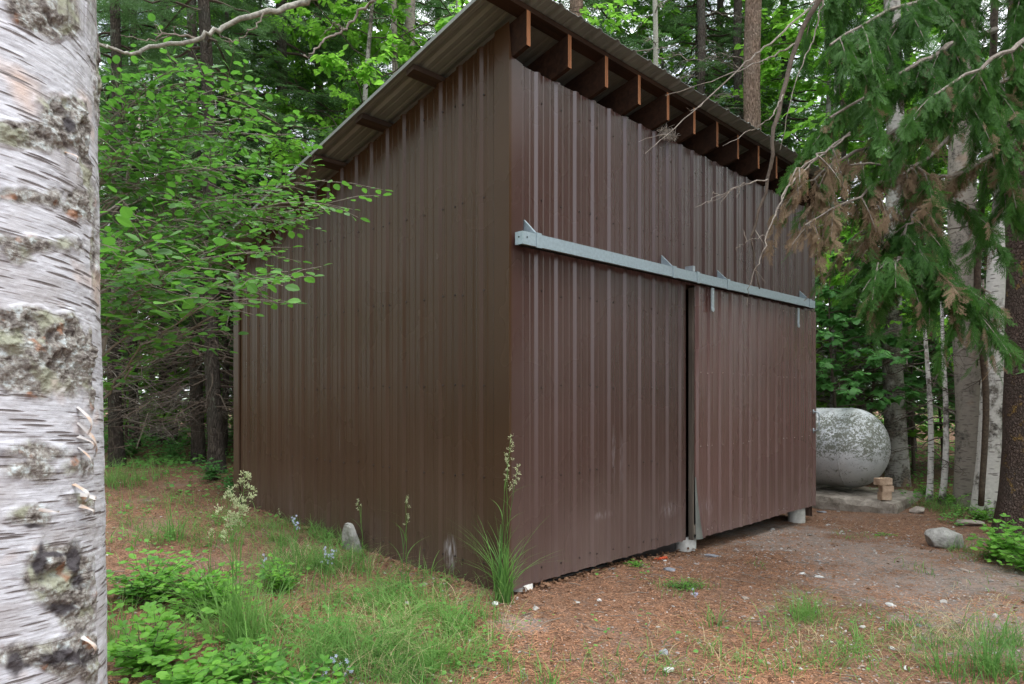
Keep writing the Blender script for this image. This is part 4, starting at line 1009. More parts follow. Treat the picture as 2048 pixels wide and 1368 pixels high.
# ------------------------------------------------------------------ near birch trunk
def build_near_birch():
    Yc = 1.42; X0 = -1.056; R0 = .20
    loc = np.array([X0, Yc, float(ground(X0, Yc))]); zb = loc[2]
    t = thing('birch_tree', 'large near birch trunk with peeling white bark filling the left edge', 'tree', tuple(loc))
    # heights: dense where the photograph looks
    zs = np.concatenate([np.linspace(-.3, .75 - zb, 30), np.linspace(.75 - zb, 2.05 - zb, 900)[1:], np.linspace(2.05 - zb, 7.5, 50)[1:]])
    a_dense = np.linspace(R(-120), R(50), 420, endpoint=False); a_rest = np.linspace(R(50), R(240), 70, endpoint=False); ang = np.concatenate([a_dense, a_rest])
    A_, Z_ = np.meshgrid(ang, zs); n = len(ang)
    zw = Z_ + zb
    P3 = np.stack([np.cos(A_) * R0, np.sin(A_) * R0, zw], -1)
    def pyz(py): return CAMZ - (py - HY) / FPX * 1.25     # world height of a photo row on the trunk face
    edge_px = np.interp(zs + zb, [pyz(1368), pyz(950), pyz(700), pyz(400), pyz(0)], [.018, .012, .004, -.004, -.018])
    nx = fbm(P3 * 9, 4, 21)
    rough = np.zeros_like(A_)
    # (photo x, photo y, half width px, half height px, strength)
    XW, YW = X0 + R0 * np.cos(A_), Yc + R0 * np.sin(A_); PX = CX + FPX * XW / YW; PY = HY - FPX * (zw - CAMZ) / YW; vis = np.sin(A_) < .12
    nz2 = fbm(P3 * 26, 3, 22)
    for (px, py, hw, hh, k) in ((60, 268, 110, 26, 1), (150, 250, 60, 46, 1), (195, 290, 34, 90, 1), (60, 486, 100, 22, .8), (30, 500, 40, 30, .9), (60, 395, 90, 26, .9), (170, 410, 50, 28, .9), (110, 690, 170, 70, 1.1), (200, 740, 30, 90, 1),
                                (110, 1160, 70, 70, 1), (90, 1312, 120, 34, 1), (70, 20, 60, 34, .9), (130, 45, 50, 30, .9), (165, 12, 30, 20, .8), (90, 905, 120, 22, .55), (160, 930, 60, 30, .6), (60, 940, 60, 26, .6), (215, 860, 16, 90, .9), (222, 1120, 18, 200, .9), (160, 1000, 40, 20, .7), (60, 1030, 40, 20, .6)):
        u = (PX - px) / hw; v = (PY - py - .06 * (PX - px)) / hh
        rough = np.maximum(rough, k * vis * np.clip(1.30 - np.sqrt(u * u + v * v) + (nx - .5) * 1.9 + (nz2 - .5) * .9, 0, 1))
    back = (np.sin(A_) >= .1); rough = np.where(back, np.clip((fbm(P3 * 3, 3, 4) - .55) * 5, 0, 1), rough)
    band = fbm(np.stack([np.cos(A_) * .8, np.sin(A_) * .8, zw * 34 + A_ * 1.2], -1), 3, 7)
    rr = R0 + (fbm(P3 * 4, 3, 1) - .5) * .012 + (band - .5) * .003 + rough * (fbm(P3 * 42, 4, 2) - .42) * .044 + (fbm(P3 * 90, 2, 6) - .5) * .0022
    rr = rr + edge_px[:, None] * .55 + .05 * np.exp(-(Z_ + .1) / .25)
    V = np.stack([rr * np.cos(A_), rr * np.sin(A_), Z_], -1).reshape(-1, 3)
    i = np.arange(len(zs) - 1)[:, None] * n; j = np.arange(n)[None]; j2 = (j + 1) % n
    g = G(); g.add(V, np.stack([i + j, i + j2, i + n + j2, i + n + j], -1).reshape(-1, 4))
    mt = NT('near_birch_bark')
    uv = mt.attr('uvw').outputs['Vector']; rg = mt.attr('rough').outputs['Fac']
    n0 = mt.noise(uv, 26, 4, .6); nn = mt.n('Vector' + 'Math', operation='SCALE'); 
    dist = mt.n('TexNoise'); dist.inputs['Scale'].default_value = 30; mt.l(uv, dist.inputs['Vector'])
    sc_ = mt.n('VectorMath', operation='SCALE'); sc_.inputs['Scale'].default_value = .0045; mt.l(dist.outputs['Color'], sc_.inputs[0])
    an = mt.map(sc_.outputs[0], (1.4, .28, 1)); ad = mt.n('VectorMath', operation='ADD'); mt.l(uv, ad.inputs[0]); mt.l(an, ad.inputs[1]); uvd = ad.outputs[0]
    len1 = mt.voro(mt.map(uvd, (9, 112, 1)), 1.0); len2 = mt.voro(mt.map(uvd, (13, 165, 1), (.3, .7, 0)), 1.0)
    streak = mt.noise(mt.map(uvd, (9, 120, 1)), 1, 6, .7); cloud = mt.noise(uv, 9, 5, .6)
    c = mt.mix(mt.rng(streak, .35, .65), (.32, .32, .35), (.56, .57, .62))
    c = mt.mix(mt.rng(cloud, .48, .66, 0, .6), c, (.30, .28, .28))
    c = mt.mix(mt.rng(mt.noise(uv, 5, 3), .58, .68, 0, .5), c, (.55, .36, .25))
    c = mt.mix(mt.rng(len2, .20, .25, .8, 0), c, (.17, .15, .15))
    c = mt.mix(mt.rng(len1, .27, .31, .95, 0), c, mt.mix(n0, (.05, .042, .045), (.15, .125, .12)))
    r1 = mt.noise(uv, 45, 6, .75); r2 = mt.noise(uv, 110, 4, .7)
    rc = mt.ramp(r1, [(.30, (.022, .018, .018)), (.42, (.10, .085, .078)), (.52, (.24, .225, .205)), (.64, (.44, .49, .50))])
    rc = mt.mix(mt.rng(mt.noise(uv, 14, 3), .55, .62, 0, .8), rc, mt.mix(r2, (.18, .18, .11), (.34, .36, .29)))
    rc = mt.mix(mt.rng(mt.noise(uv, 19, 3), .62, .68, 0, .8), rc, (.26, .13, .075))
    c = mt.mix(mt.rng(rg, .12, .45), c, rc)
    dk = mt.attr('char').outputs['Fac']; c = mt.mix(dk, c, mt.mix(r1, (.012, .011, .014), (.09, .08, .085)))
    hgt = mt.math('ADD', mt.math('MULTIPLY', mt.rng(len1, .18, .28), .5), mt.math('ADD', streak, mt.math('MULTIPLY', mt.math('MULTIPLY', r1, rg), 3.0)))
    mat = mt.done(mt.bsdf(c, mt.rng(rg, 0, .5, .5, .9), spec=.3, normal=mt.bump(hgt, .7, .004)))
    o = g.build('trunk', mat, t, True)
    uvw = np.stack([A_ * R0, zw + A_ * R0 * .10 * np.clip((zw - .9) * 2, -1, 1.5), A_ * 0], -1).reshape(-1, 3).astype(np.float32)
    a1 = o.data.attributes.new('uvw', 'FLOAT_VECTOR', 'POINT'); a1.data.foreach_set('vector', uvw.ravel())
    a2 = o.data.attributes.new('rough', 'FLOAT', 'POINT'); a2.data.foreach_set('value', rough.ravel().astype(np.float32))
    ch = np.zeros_like(A_)
    for (px, py, hw, hh) in ((78, 1125, 10, 40), (140, 1120, 16, 50), (150, 1160, 14, 20), (120, 1215, 40, 14), (100, 1108, 50, 6), (120, 1312, 60, 20), (30, 1322, 22, 24), (60, 1050, 22, 5), (195, 1062, 10, 5), (138, 250, 10, 26), (70, 1130, 12, 30)):
        u = (PX - px) / hw; v = (PY - py) / hh
        ch = np.maximum(ch, (np.sin(A_) < .1) * np.clip(1.7 * (1.12 - np.sqrt(u * u + v * v) + (fbm(P3 * 60, 3, 33) - .5) * 1.3), 0, 1))
    a3 = o.data.attributes.new('char', 'FLOAT', 'POINT'); a3.data.foreach_set('value', ch.ravel().astype(np.float32))
    # curls of peeled bark
    curl = NT('peeled_bark_curl'); q = curl.noise(curl.obj(), 25, 4)
    cm_ = curl.done(curl.bsdf(curl.mix(curl.rng(q, .52, .68), (.44, .42, .41), (.42, .27, .18)), .7, spec=.2))
    r = np.random.default_rng(9)
    def rib(px, py, L, dirx, dz, w_=.012, ang_off=0.0, curlk=1.2):
        zc = pyz(py); rad = R0 + np.interp(zc, zs + zb, edge_px) * .55; aa = np.linspace(R(-110), R(-8), 400); a = float(aa[np.argmin(np.abs(CX + FPX * (X0 + rad * np.cos(aa)) / (Yc + rad * np.sin(aa)) - px))])
        p = np.array([rad * cos(a), rad * sin(a), zc - zb]); nr = np.array([cos(a), sin(a), 0]); tg = np.array([-sin(a), cos(a), 0])
        g = G(); m = 9; tt = np.linspace(0, 1, m); V = []
        for u in tt:
            c_ = p - nr * .002 + nr * (.020 * math.sin(u * 2.6) * curlk) + (tg * dirx + np.array([0, 0, dz])) * L * u
            wdt = w_ * .72 * (1 - .6 * u) * (1 + .3 * math.sin(u * 9 + px)); s_ = np.cross(nrm(tg * dirx + np.array([0, 0, dz])), nr)
            V += [c_ - s_ * wdt / 2 + nr * .006 * curlk * u, c_ + nr * .003, c_ + s_ * wdt / 2 + nr * .008 * u * curlk]
        f = []
        for i_ in range(m - 1):
            for b in (0, 1): f.append([3 * i_ + b, 3 * i_ + b + 1, 3 * i_ + b + 4, 3 * i_ + b + 3])
        g.add(V, np.array(f)); g.build('bark_curl', cm_, t, True)
    for a in ((205, 815, .055, .1, -1, .016), (212, 850, .07, .35, -1, .014), (222, 880, .035, .5, -.8, .012), (212, 905, .045, 0, -1, .010), (148, 985, .035, .3, -1, .014), (160, 1010, .03, .6, -.5, .014), (75, 1030, .03, 1, -.2, .008),
              (215, 1035, .02, .5, -1, .012), (172, 1325, .04, .3, -1, .016), (130, 255, .02, .3, -1, .01)): rib(*a)
build_near_birch()

# ------------------------------------------------------------------ tank, slab, blocks, rocks
def build_tank():
    Rt = .578; L = 2.7; c = S(7.25, .06, .012 + Rt)
    t = thing('storage_tank', 'white lichen speckled storage tank lying on its side beyond the shed', 'tank', (c[0], c[1], c[2] - Rt), SROT)
    g = G(); prof = []
    for q in np.linspace(0, pi / 2, 22): prof.append((-.50 * cos(q), Rt * sin(q)))
    prof += [(y, Rt) for y in np.linspace(.1, L, 16)]
    for q in np.linspace(pi / 2, pi, 16)[1:]: prof.append((L - .36 * cos(q), Rt * sin(q)))
    n = 72; a = np.arange(n) * 2 * pi / n; V = []
    for (y, r) in prof:
        r = max(r, 1e-4); V.append(np.stack([r * np.cos(a), np.full(n, y), r * np.sin(a) + Rt], -1))
    V = np.array(V).reshape(-1, 3); i = np.arange(len(prof) - 1)[:, None] * n; j = np.arange(n)[None]; j2 = (j + 1) % n
    g.add(V, np.stack([i + j, i + j2, i + n + j2, i + n + j], -1).reshape(-1, 4)); g.build('shell', M['tank'], t, True)
    for y in (.0, 1.35, L):
        g = G(); tube(g, [(Rt * 1.003 * cos(q), y + .0, Rt + Rt * 1.003 * sin(q)) for q in np.linspace(0, 2 * pi, 80)], .0065, 6, cap=False); g.build('weld_seam', M['tank'], t, True)
    for y in (.55, 2.1):
        g = G(); boxg(g, -.34, .34, y - .06, y + .06, -.06, .10); g.build('saddle', M['slab'], t)
build_tank()
SLABZ = -.045
def rough_block(name, dims, loc, rz, mat, label=None, cat=None, group=None, chip=.012, seed=1, parent=None, res=10, rx=0, ry=0):
    """box with worn, uneven faces"""
    lx, ly, lz = dims; g = G(); faces = []
    def face(o_, u, v, nu, nv):
        s_, t_ = np.meshgrid(np.linspace(0, 1, nu + 1), np.linspace(0, 1, nv + 1)); P = o_ + s_[..., None] * u + t_[..., None] * v
        i = (np.arange(nv)[:, None] * (nu + 1) + np.arange(nu)[None]).ravel(); return P.reshape(-1, 3), np.stack([i, i + 1, i + nu + 2, i + nu + 1], -1)
    a = np.array([-lx / 2, -ly / 2, 0]); X_ = np.array([lx, 0, 0]); Y_ = np.array([0, ly, 0]); Z_ = np.array([0, 0, lz])
    nx, ny, nz = [max(2, min(60, int(q / max(dims) * res * 4))) for q in dims]
    for (o_, u, v, p, q) in ((a, Y_, X_, ny, nx), (a + Z_, X_, Y_, nx, ny), (a, X_, Z_, nx, nz), (a + Y_, Z_, X_, nz, nx), (a, Z_, Y_, nz, ny), (a + X_, Y_, Z_, ny, nz)):
        P, F = face(o_, u, v, p, q)
        cdir = (P - np.array([0, 0, lz / 2])) / (np.array(dims) / 2)
        ed = np.sort(np.abs(cdir), axis=1)[:, 1]; pull = np.clip((ed - .9) / .1, 0, 1) * chip
        nn = np.stack([fbm(P * 14 + seed * 9, 3, seed), fbm(P * 14 + 30, 3, seed + 5), fbm(P * 14 + 70, 3, seed + 9)], -1) - .5
        P = P + nn * chip * 1.6 - np.sign(cdir) * (np.abs(cdir) > .98) * pull[:, None] * .8
        g.add(P, F)
    o = g.build(name, mat, parent, False); o.location = loc; o.rotation_euler = (rx, ry, rz)
    if label: tag(o, label, cat, group)
    return o
c = S(7.27, 1.35, 0)
rough_block('concrete_slab', (1.55, 4.15, .26), (c[0], c[1], SLABZ - .26), SROT, M['slab'], 'low old concrete slab with chipped edges carrying the tank', 'slab', chip=.03, seed=4, res=14)
z = SLABZ + .005
for k, (w_, d_, h_, ox, oy, rz, lab) in enumerate(((.15, .095, .108, .0, 0, .15, 'lowest of three tan bricks stacked on the slab corner'), (.16, .095, .086, .02, .0, .1, 'middle one of three tan bricks stacked on the slab corner'), (.212, .12, .09, -.01, .02, .3, 'top brick of the small stack on the slab corner, wider than the others'))):
    c = S(6.62, -.56); rough_block('brick', (w_, d_, h_), (c[0] + ox, c[1] + oy, z), rz, M['brick'], lab, 'brick', 'bricks stacked on the slab', chip=.010, seed=20 + k, res=8); z += h_ + .002

def rock(name, loc, dims, seed, mat, label, cat='rock', group=None, rz=0, cuts=7, rot=(0, 0), res=26, sink=.25):
    r = np.random.default_rng(seed); n1, n2 = res, res * 2
    th = np.linspace(0, pi, n1); ph = np.linspace(0, 2 * pi, n2, endpoint=False); T, P_ = np.meshgrid(th, ph, indexing='ij')
    D = np.stack([np.sin(T) * np.cos(P_), np.sin(T) * np.sin(P_), np.cos(T)], -1); rad = np.ones(T.shape)
    for _ in range(cuts + 5):
        d = nrm(r.normal(size=3)); off = r.uniform(.55, .85); dt = D @ d; rad = np.minimum(rad, np.where(dt > 1e-3, off / np.maximum(dt, 1e-3), 9))
    rad = rad * (1 + .10 * (fbm(D * 2.5 + seed, 4, seed) - .5) + .05 * (fbm(D * 11 + seed, 3, seed) - .5))
    V = (D * rad[..., None] * np.array(dims) / 2).reshape(-1, 3) / .8
    i = np.arange(n1 - 1)[:, None] * n2; j = np.arange(n2)[None]; j2 = (j + 1) % n2
    g = G(); g.add(V, np.stack([i + j, i + n2 + j, i + n2 + j2, i + j2], -1).reshape(-1, 4))
    o = g.build(name, mat, None, False); o.location = (loc[0], loc[1], loc[2] + dims[2] / 2 - sink * dims[2]); o.rotation_euler = (rot[0], rot[1], rz)
    tag(o, label, cat, group); return o
rock('boulder', gp(1890, 1092), (.36, .28, .24), 3, M['stone'], 'angular pale grey boulder at the foot of the rough trunk', sink=.2, rz=.3)
rock('flat_rock', gp(1935, 1050), (.34, .2, .07), 5, M['stone_tan'], 'flat grey stone behind the boulder')
rock('rock', gp(1836, 1026), (.17, .14, .12), 6, M['stone_tan'], 'tan stone against the corner of the slab')
p = gp(722, 1104)
o = rough_block('stone_slab', (.26, .045, .31), (p[0], p[1], p[2] - .03), SROT + R(-90), M['stone'], 'pale pointed stone slab leaning on the side wall of the shed', 'stone', chip=.02, seed=9, res=12, rx=R(12))
for v_ in o.data.vertices:                      # taper the top to a point
    k = max(0, v_.co.z / .30); v_.co.x *= 1 - .62 * k ** 2.2; v_.co.x += .03 * k
o.location = tuple(S(-.075, 1.83, p[2] - .06)); 
PB = 'stones lying on the drive'
for i, (px, py, sx, sy, sz, m, lab) in enumerate((
    (1338, 1140, .11, .07, .035, 'stone_blue', 'oval slate blue stone in front of the fixed panel'), (1422, 1113, .13, .08, .03, 'stone_blue', 'flat bluish stone in front of the middle pier'),
    (1330, 1062 + 60, .03, .02, .02, 'stone_white', 'little white stone by the gap under the fixed panel'), (990, 1210, .05, .04, .03, 'stone_white', 'white stone just left of the tall grass clump at the corner'),
    (1071, 1219, .05, .04, .03, 'stone', 'grey stone right of the corner grass clump'), (1152, 1207, .05, .04, .02, 'stone', 'grey stone out from the shed corner'), (1199, 1202, .03, .03, .02, 'stone_white', 'small white pebble near the shed front'),
    (1327, 1307, .08, .05, .03, 'stone_blue', 'bluish stone in the middle foreground'), (1336, 1342, .06, .045, .03, 'stone_white', 'pale stone at the bottom below the bluish one'), (1605, 1148, .07, .04, .02, 'stone_white', 'left of two white chips on the bare drive'),
    (1638, 1155, .07, .04, .02, 'stone_white', 'right of two white chips on the bare drive'), (1780, 1212, .09, .05, .025, 'stone_white', 'white stone in the thin grass at the right'), (1490, 1197, .05, .06, .02, 'stone_tan', 'tan chip beside the clover patch'),
    (1932, 1143, .12, .05, .03, 'stone_tan', 'flat tan stone below the boulder'), (1815, 1338, .06, .04, .02, 'stone_white', 'pale stone at the bottom right'), (1783, 1297, .04, .03, .02, 'stone_white', 'small pale stone above the one at the bottom right'),
    (846, 1172, .09, .05, .03, 'stone_tan', 'tan stone in the grass near the side wall'), (815, 1208, .04, .04, .03, 'stone_white', 'white chip in the grass left of the corner'), (1645, 1025, .16, .09, .03, 'stone_blue', 'flat grey stone beside the far pier'), (1838, 1252, .05, .03, .02, 'stone_blue', 'bluish chip among the straw at the right'))):
    rock('stone', gp(px, py), (sx, sy, sz), 40 + i, M[m], lab, 'stone', PB, rz=RN.uniform(0, 3), res=12, sink=.3)
# small litter at the wall foot
g = G(); p = gp(1262, 1112); tube(g, curve([p + [0, 0, .0], p + [.01, 0, .03], p + [.02, .01, .05]], 6), .014, 8); tag(g.build('blue_cap', M['blue'], None, True), 'small blue plastic piece in the gap under the fixed panel', 'litter')
g = G(); p = gp(1308, 1122); q = np.linspace(0, 1, 40); tube(g, np.stack([p[0] + .14 * q, p[1] + .10 * q, p[2] + .012 + .010 * np.sin(q * 44)], -1), .006, 6); tag(g.build('cord', M['red'], None, True), 'short orange red cord lying by the shed front', 'cord')
# bird nest at the top of the front wall
g = G(); r = np.random.default_rng(2); c = S(2.0, -.05, 3.70)
for k in range(260):
    a = r.uniform(0, 6.28); b = c + np.array([E1[0] * .12 * cos(a), E1[1] * .12 * cos(a), .05 * sin(a)]) * r.uniform(.3, 1) + E2 * r.normal(-.02, .02); d = nrm(r.normal(size=3)) * r.uniform(.02, .06)
    tube(g, [b, b + d * .5 + r.normal(0, .005, 3), b + d], [.0018, .0018, .001], 3, cap=False)
tag(g.build('bird_nest', simple('nest_fibre', (.36, .33, .29), .95)), 'scruffy grey bird nest wedged between wall top and rafter', 'nest')

# ------------------------------------------------------------------ grasses, herbs, litter
def blades(g, P, H, lean, W, az, bend=1.0, seg=4, m=0, rng=RN):
    n = len(P); t = np.linspace(0, 1, seg + 1); d = np.stack([np.cos(az), np.sin(az), az * 0], -1); s_ = np.stack([-np.sin(az), np.cos(az), az * 0], -1)
    tw = rng.normal(0, .5, n); s_ = s_ + d * tw[:, None]; s_ = nrm(s_)
    V = np.zeros((n, seg + 1, 2, 3))
    for k, u in enumerate(t):
        c = P + d * (lean * H * (u ** 1.9))[:, None]; c = c.copy(); c[:, 2] += H * (u - .32 * np.minimum(lean, 1.6) * u ** 2.4 * bend)
        w_ = (W * (1 - u ** 1.8) * .5 + .0002)[:, None]
        V[:, k, 0] = c - s_ * w_; V[:, k, 1] = c + s_ * w_
    b = (np.arange(n) * (seg + 1) * 2)[:, None, None]; k = np.arange(seg)[None, :, None] * 2
    g.add(V.reshape(-1, 3), (b + k + np.array([0, 1, 3, 2])[None, None]).reshape(-1, 4), m)
def grass_patch(g, px, py, rad, n, h, seed, m=0, wd=.0048, lean=1.05):
    r = np.random.default_rng(seed); c = gp(px, py); a = r.uniform(0, 6.28, n); q = rad * np.sqrt(r.uniform(0, 1, n)) * (1 + .3 * r.normal(size=n))
    x, y = c[0] + q * np.cos(a), c[1] + q * np.sin(a) * 1.0; k = ~inside_shed(x, y, .02); x, y = x[k], y[k]; n = len(x)
    dens = fbm(np.stack([x * 6, y * 6, x * 0 + seed], -1), 2, 5); k = r.uniform(0, 1, n) < np.clip((dens - .47) * 8, .03, 1); x, y = x[k], y[k]; n = len(x)
    P = np.stack([x, y, ground(x, y) - .005], -1)
    blades(g, P, h * 1.3 * r.uniform(.35, 1.35, n), np.abs(r.normal(lean, .4, n)), wd * r.uniform(.6, 1.3, n), r.uniform(0, 6.28, n), m=m, rng=r)
g = G()
for i, a in enumerate([(q[0], q[1], q[2], int(q[3] * 1.05), q[4]) for q in [(620, 1150, .45, 1200, .20), (760, 1200, .5, 1500, .17), (880, 1270, .4, 1400, .15), (700, 1320, .4, 1500, .19), (560, 1080, .5, 1100, .13), (830, 1350, .35, 1200, .10), (520, 1040, .5, 700, .12), (640, 1085, .4, 800, .14),
                       (960, 1320, .22, 500, .09), (480, 1270, .35, 600, .26), (240, 965, .5, 700, .28), (300, 1060, .5, 300, .12), (250, 1020, .6, 300, .14), (340, 1000, .5, 160, .10), (330, 1090, .5, 300, .12), (400, 1080, .4, 200, .12), (680, 1060, .3, 500, .12), (900, 1180, .3, 260, .09), (1130, 1350, .3, 300, .08), (1420, 1330, .35, 260, .10), (1590, 1230, .2, 260, .16), (1640, 1290, .4, 260, .13), (1760, 1260, .4, 240, .11),
                       (1960, 1335, .3, 560, .17), (2030, 1290, .25, 420, .17), (1880, 1280, .3, 400, .07), (1960, 1110, .35, 500, .13), (1900, 1150, .3, 300, .08), (1370, 1175, .22, 260, .06), (1700, 1340, .3, 300, .10), (1480, 1290, .3, 160, .09), (2040, 1180, .3, 200, .06), (300, 930, .6, 500, .12), (420, 1000, .4, 150, .08), (1270, 1330, .25, 160, .08), (1870, 1010, .5, 500, .14), (1930, 1030, .4, 400, .16), (700, 1120, .25, 300, .1), (1530, 1130, .2, 40, .05), (1700, 1075, .3, 60, .05)]]):
    grass_patch(g, *a, seed=200 + i)
for i, a in enumerate([(800, 1250, .6, 1100, .14), (620, 1130, .5, 700, .14), (700, 1330, .5, 700, .15), (1850, 1290, .3, 500, .09), (1400, 1310, .5, 250, .08), (1700, 1280, .5, 300, .08), (1950, 1260, .4, 400, .08), (2000, 1200, .4, 160, .06)]):
    grass_patch(g, *a, seed=300 + i, m=1, wd=.0025, lean=1.3)
tag(g.build('grass', [M['grass'], M['straw']]), 'short scattered green grass in front of the shed', 'grass', kind='stuff')

def tuft(px, py, n, h, label, seed, wd=.006, lean=.45, spread=.06, group='taller grass clumps'):
    r = np.random.default_rng(seed); b = gp(px, py); g = G(); P = np.stack([r.normal(0, spread, n), r.normal(0, spread, n), np.full(n, -.01)], -1)
    az = np.arctan2(P[:, 1], P[:, 0]) + r.normal(0, .6, n)
    blades(g, P, h * r.uniform(.35, 1.1, n), np.abs(r.normal(lean + .25, .4, n)), wd * r.uniform(.6, 1.3, n), az, seg=6, rng=r)
    o = g.build('grass_clump', M['grass']); o.location = tuple(b); tag(o, label, 'grass', group)
for i, a in enumerate([(500, 1290, 60, .62, 'tall bluish grass clump in front of the snowberry bushes'), (350, 1080, 70, .42, 'grass clump on the brown litter left of the pale flower head'), (610, 1140, 70, .34, 'grass clump beside the blue flowers near the side wall'), (1600, 1240, 34, .26, 'upright bright grass clump alone in the right foreground'),
                       (1980, 1345, 70, .34, 'thick grass clump at the bottom right corner'), (1640, 1330, 30, .16, 'small grass clump at the bottom right of the middle'), (935, 1150, 34, .30, 'arching grass clump against the side wall near the corner'), (1430, 1255, 26, .2, 'thin grass clump in the middle foreground'),
                       (545, 1360, 30, .5, 'broad bladed grass clump at the bottom between the bushes'), (242, 1290, 40, .42, 'grass clump hard against the near birch'), (1720, 1290, 30, .18, 'grass clump right of the upright bright one'), (1895, 1350, 60, .22, 'low grass clump beside the bottom right corner clump'), (1105, 1360, 30, .16, 'small grass clump at the bottom centre'), (860, 1330, 60, .22, 'wide soft grass clump at the bottom left of centre'), (1560, 1345, 26, .2, 'ragged grass clump at the bottom, right of centre')]):
    tuft(*a, seed=400 + i)

def seed_grass(name, px, py, stems, label, seed, nbl=30, bh=.35, head=.16, hw=.03, npk=60, ps=.008, group='seeding grasses'):
    """stems: list of (photo x, photo y) of the head tops"""
    r = np.random.default_rng(seed); b = gp(px, py); t = thing(name, label, 'grass', tuple(b), 0, group); gb, gs, gh = G(), G(), G()
    P = np.stack([r.normal(0, .035, nbl), r.normal(0, .035, nbl), np.full(nbl, -.01)], -1)
    blades(gb, P, bh * r.uniform(.4, 1.2, nbl), np.abs(r.normal(.45, .3, nbl)), .0085 * r.uniform(.5, 1.2, nbl), r.uniform(0, 6.28, nbl), seg=7, rng=r)
    tv = np.array([(0, 0, 0), (.5, .2, 0), (1, 0, 0), (.5, -.2, 0), (.5, 0, .2)]); tf = [[[0, 1, 4], [1, 2, 4], [2, 3, 4], [3, 0, 4], [0, 3, 2], [0, 2, 1]]]
    for (tx, ty, br) in stems:
        top = at(tx, ty, b[1] + r.normal(0, .03)) - b; base = np.array([r.normal(0, .02), r.normal(0, .02), 0])
        c = curve([base, base + (top - base) * np.array([.25, .25, .5]), top], 20, .002, r); tube(gs, c, np.linspace(.0028, .001, len(c)), 4)
        for q in (.3, .5, .65):
            i = int(q * len(c)); blades(gb, np.array([c[i]]), np.array([.2 * r.uniform(.7, 1.2)]), np.array([r.uniform(.6, 1.1)]), np.array([.006]), r.uniform(0, 6.28, 1), seg=7, rng=r)
        axis = nrm(c[-1] - c[-4])
        for k in range(br):
            u = k / br; p0 = top - axis * head * u; d = nrm(np.array([r.normal(), r.normal() * .6, r.uniform(.1, .9)])); l = hw * (.3 + 1.2 * u) * r.uniform(.5, 1.2)
            tube(gs, [p0, p0 + d * l], [.0007, .0005], 3, cap=False); n = max(4, npk // br); pp = p0 + d * l + r.normal(0, .3, (n, 3)) * ps * 1.8
            stamp(gh, tv, tf, pp, nrm(r.normal(size=(n, 3)) + d * 1.0 + np.array([0, 0, .6])), r.normal(size=(n, 3)), ps * r.uniform(.6, 1.3, n))
    gb.build('blades', M['grass'], t); gs.build('stems', M['grass'], t); gh.build('seed_heads', M['panicle'], t)
seed_grass('seeding_grass', 1008, 1205, [(1022, 872, 12), (1014, 915, 12), (1036, 932, 10)], 'tall orchard grass with seed heads growing at the shed corner', 1, 120, .60, .20, .024, 130, .011)
seed_grass('seeding_grass', 470, 1290, [(490, 948, 20), (455, 985, 18), (480, 1000, 18), (468, 1030, 12)], 'grass with a big creamy seed head left of the shed', 2, 50, .55, .15, .050, 300, .013)
seed_grass('seeding_grass', 812, 1180, [(812, 995, 5), (816, 1030, 5)], 'slender grass with a small seed head against the side wall', 3, 14, .25, .09, .02, 60, .009)
seed_grass('seeding_grass', 716, 1140, [(716, 1000, 7)], 'grass seed head rising above the leaning stone', 4, 12, .2, .10, .02, 80, .009)
seed_grass('seeding_grass', 425, 1150, [(425, 1060, 10)], 'small creamy seed head low on the left', 5, 14, .2, .08, .03, 90, .009)
seed_grass('seeding_grass', 560, 1110, [(558, 1020, 4)], 'thin faint seed head beside the blue flowers', 6, 14, .2, .06, .015, 30, .007)

def shrub(px, py, h, rad, n, label, seed, leaf=.036, mat='shrub', per=5, name='snowberry_bush', group='snowberry bushes in the foreground'):
    r = np.random.default_rng(seed); b = gp(px, py); t = thing(name, label, 'shrub', tuple(b), 0, group); gs, gl = G(), G(); P, A, N, SC = [], [], [], []
    for k in range(n):
        az = r.uniform(0, 6.28); q = rad * math.sqrt(r.uniform(0, 1)); e_ = np.array([q * cos(az), q * sin(az), h * r.uniform(.25, 1.15) * (1 - .35 * (q / rad) ** 2)])
        s_ = np.array([r.normal(0, .3) * rad * .5, r.normal(0, .3) * rad * .5, -.02]); c = curve([s_, s_ * .5 + e_ * np.array([.3, .3, .55]), e_], 12, .004, r); tube(gs, c, np.linspace(.0028, .001, len(c)), 4)
        for x in range(per):
            u = (.35 + .65 * x / (per - 1)) * (len(c) - 1); i = min(int(u), len(c) - 2); p = c[i] + (c[i + 1] - c[i]) * (u - i); d = nrm(c[i + 1] - c[i]); sd_ = nrm(np.cross(d, [0, 0, 1.]) + 1e-6)
            a0 = r.uniform(-.5, .5)
            for sg in (-1, 1):
                a = nrm(d * .45 + sg * sd_ * cos(a0) + np.array([0, 0, r.normal(.0, .2)])); P.append(p + a * .004); A.append(a); N.append((r.normal(0, .22), r.normal(0, .22) - .18, 1)); SC.append(leaf * r.uniform(.55, 1.2) * (1 - .3 * x / per))
        P.append(c[-1]); A.append(d); N.append((0, 0, 1)); SC.append(leaf * .6)
    stamp(gl, *T_leaf('round'), np.array(P), np.array(A), np.array(N), np.array(SC)); gs.build('stems', M['twig_dark'], t); gl.build('foliage', M[mat], t)
shrub(300, 1200, .32, .44, 80, 'bright snowberry bush on the left, farthest back of the foreground bushes', 1, .062)
shrub(420, 1225, .28, .42, 76, 'bright snowberry bush in the middle of the foreground bushes', 2, .062)
shrub(300, 1340, .26, .36, 70, 'snowberry bush beside the near birch at the bottom left', 3, .062)
shrub(470, 1360, .14, .3, 44, 'low snowberry bush at the bottom edge below the tall grass', 4, .060)
shrub(590, 1395, .13, .26, 36, 'snowberry bush at the bottom edge, rightmost of the left group', 5, .064)
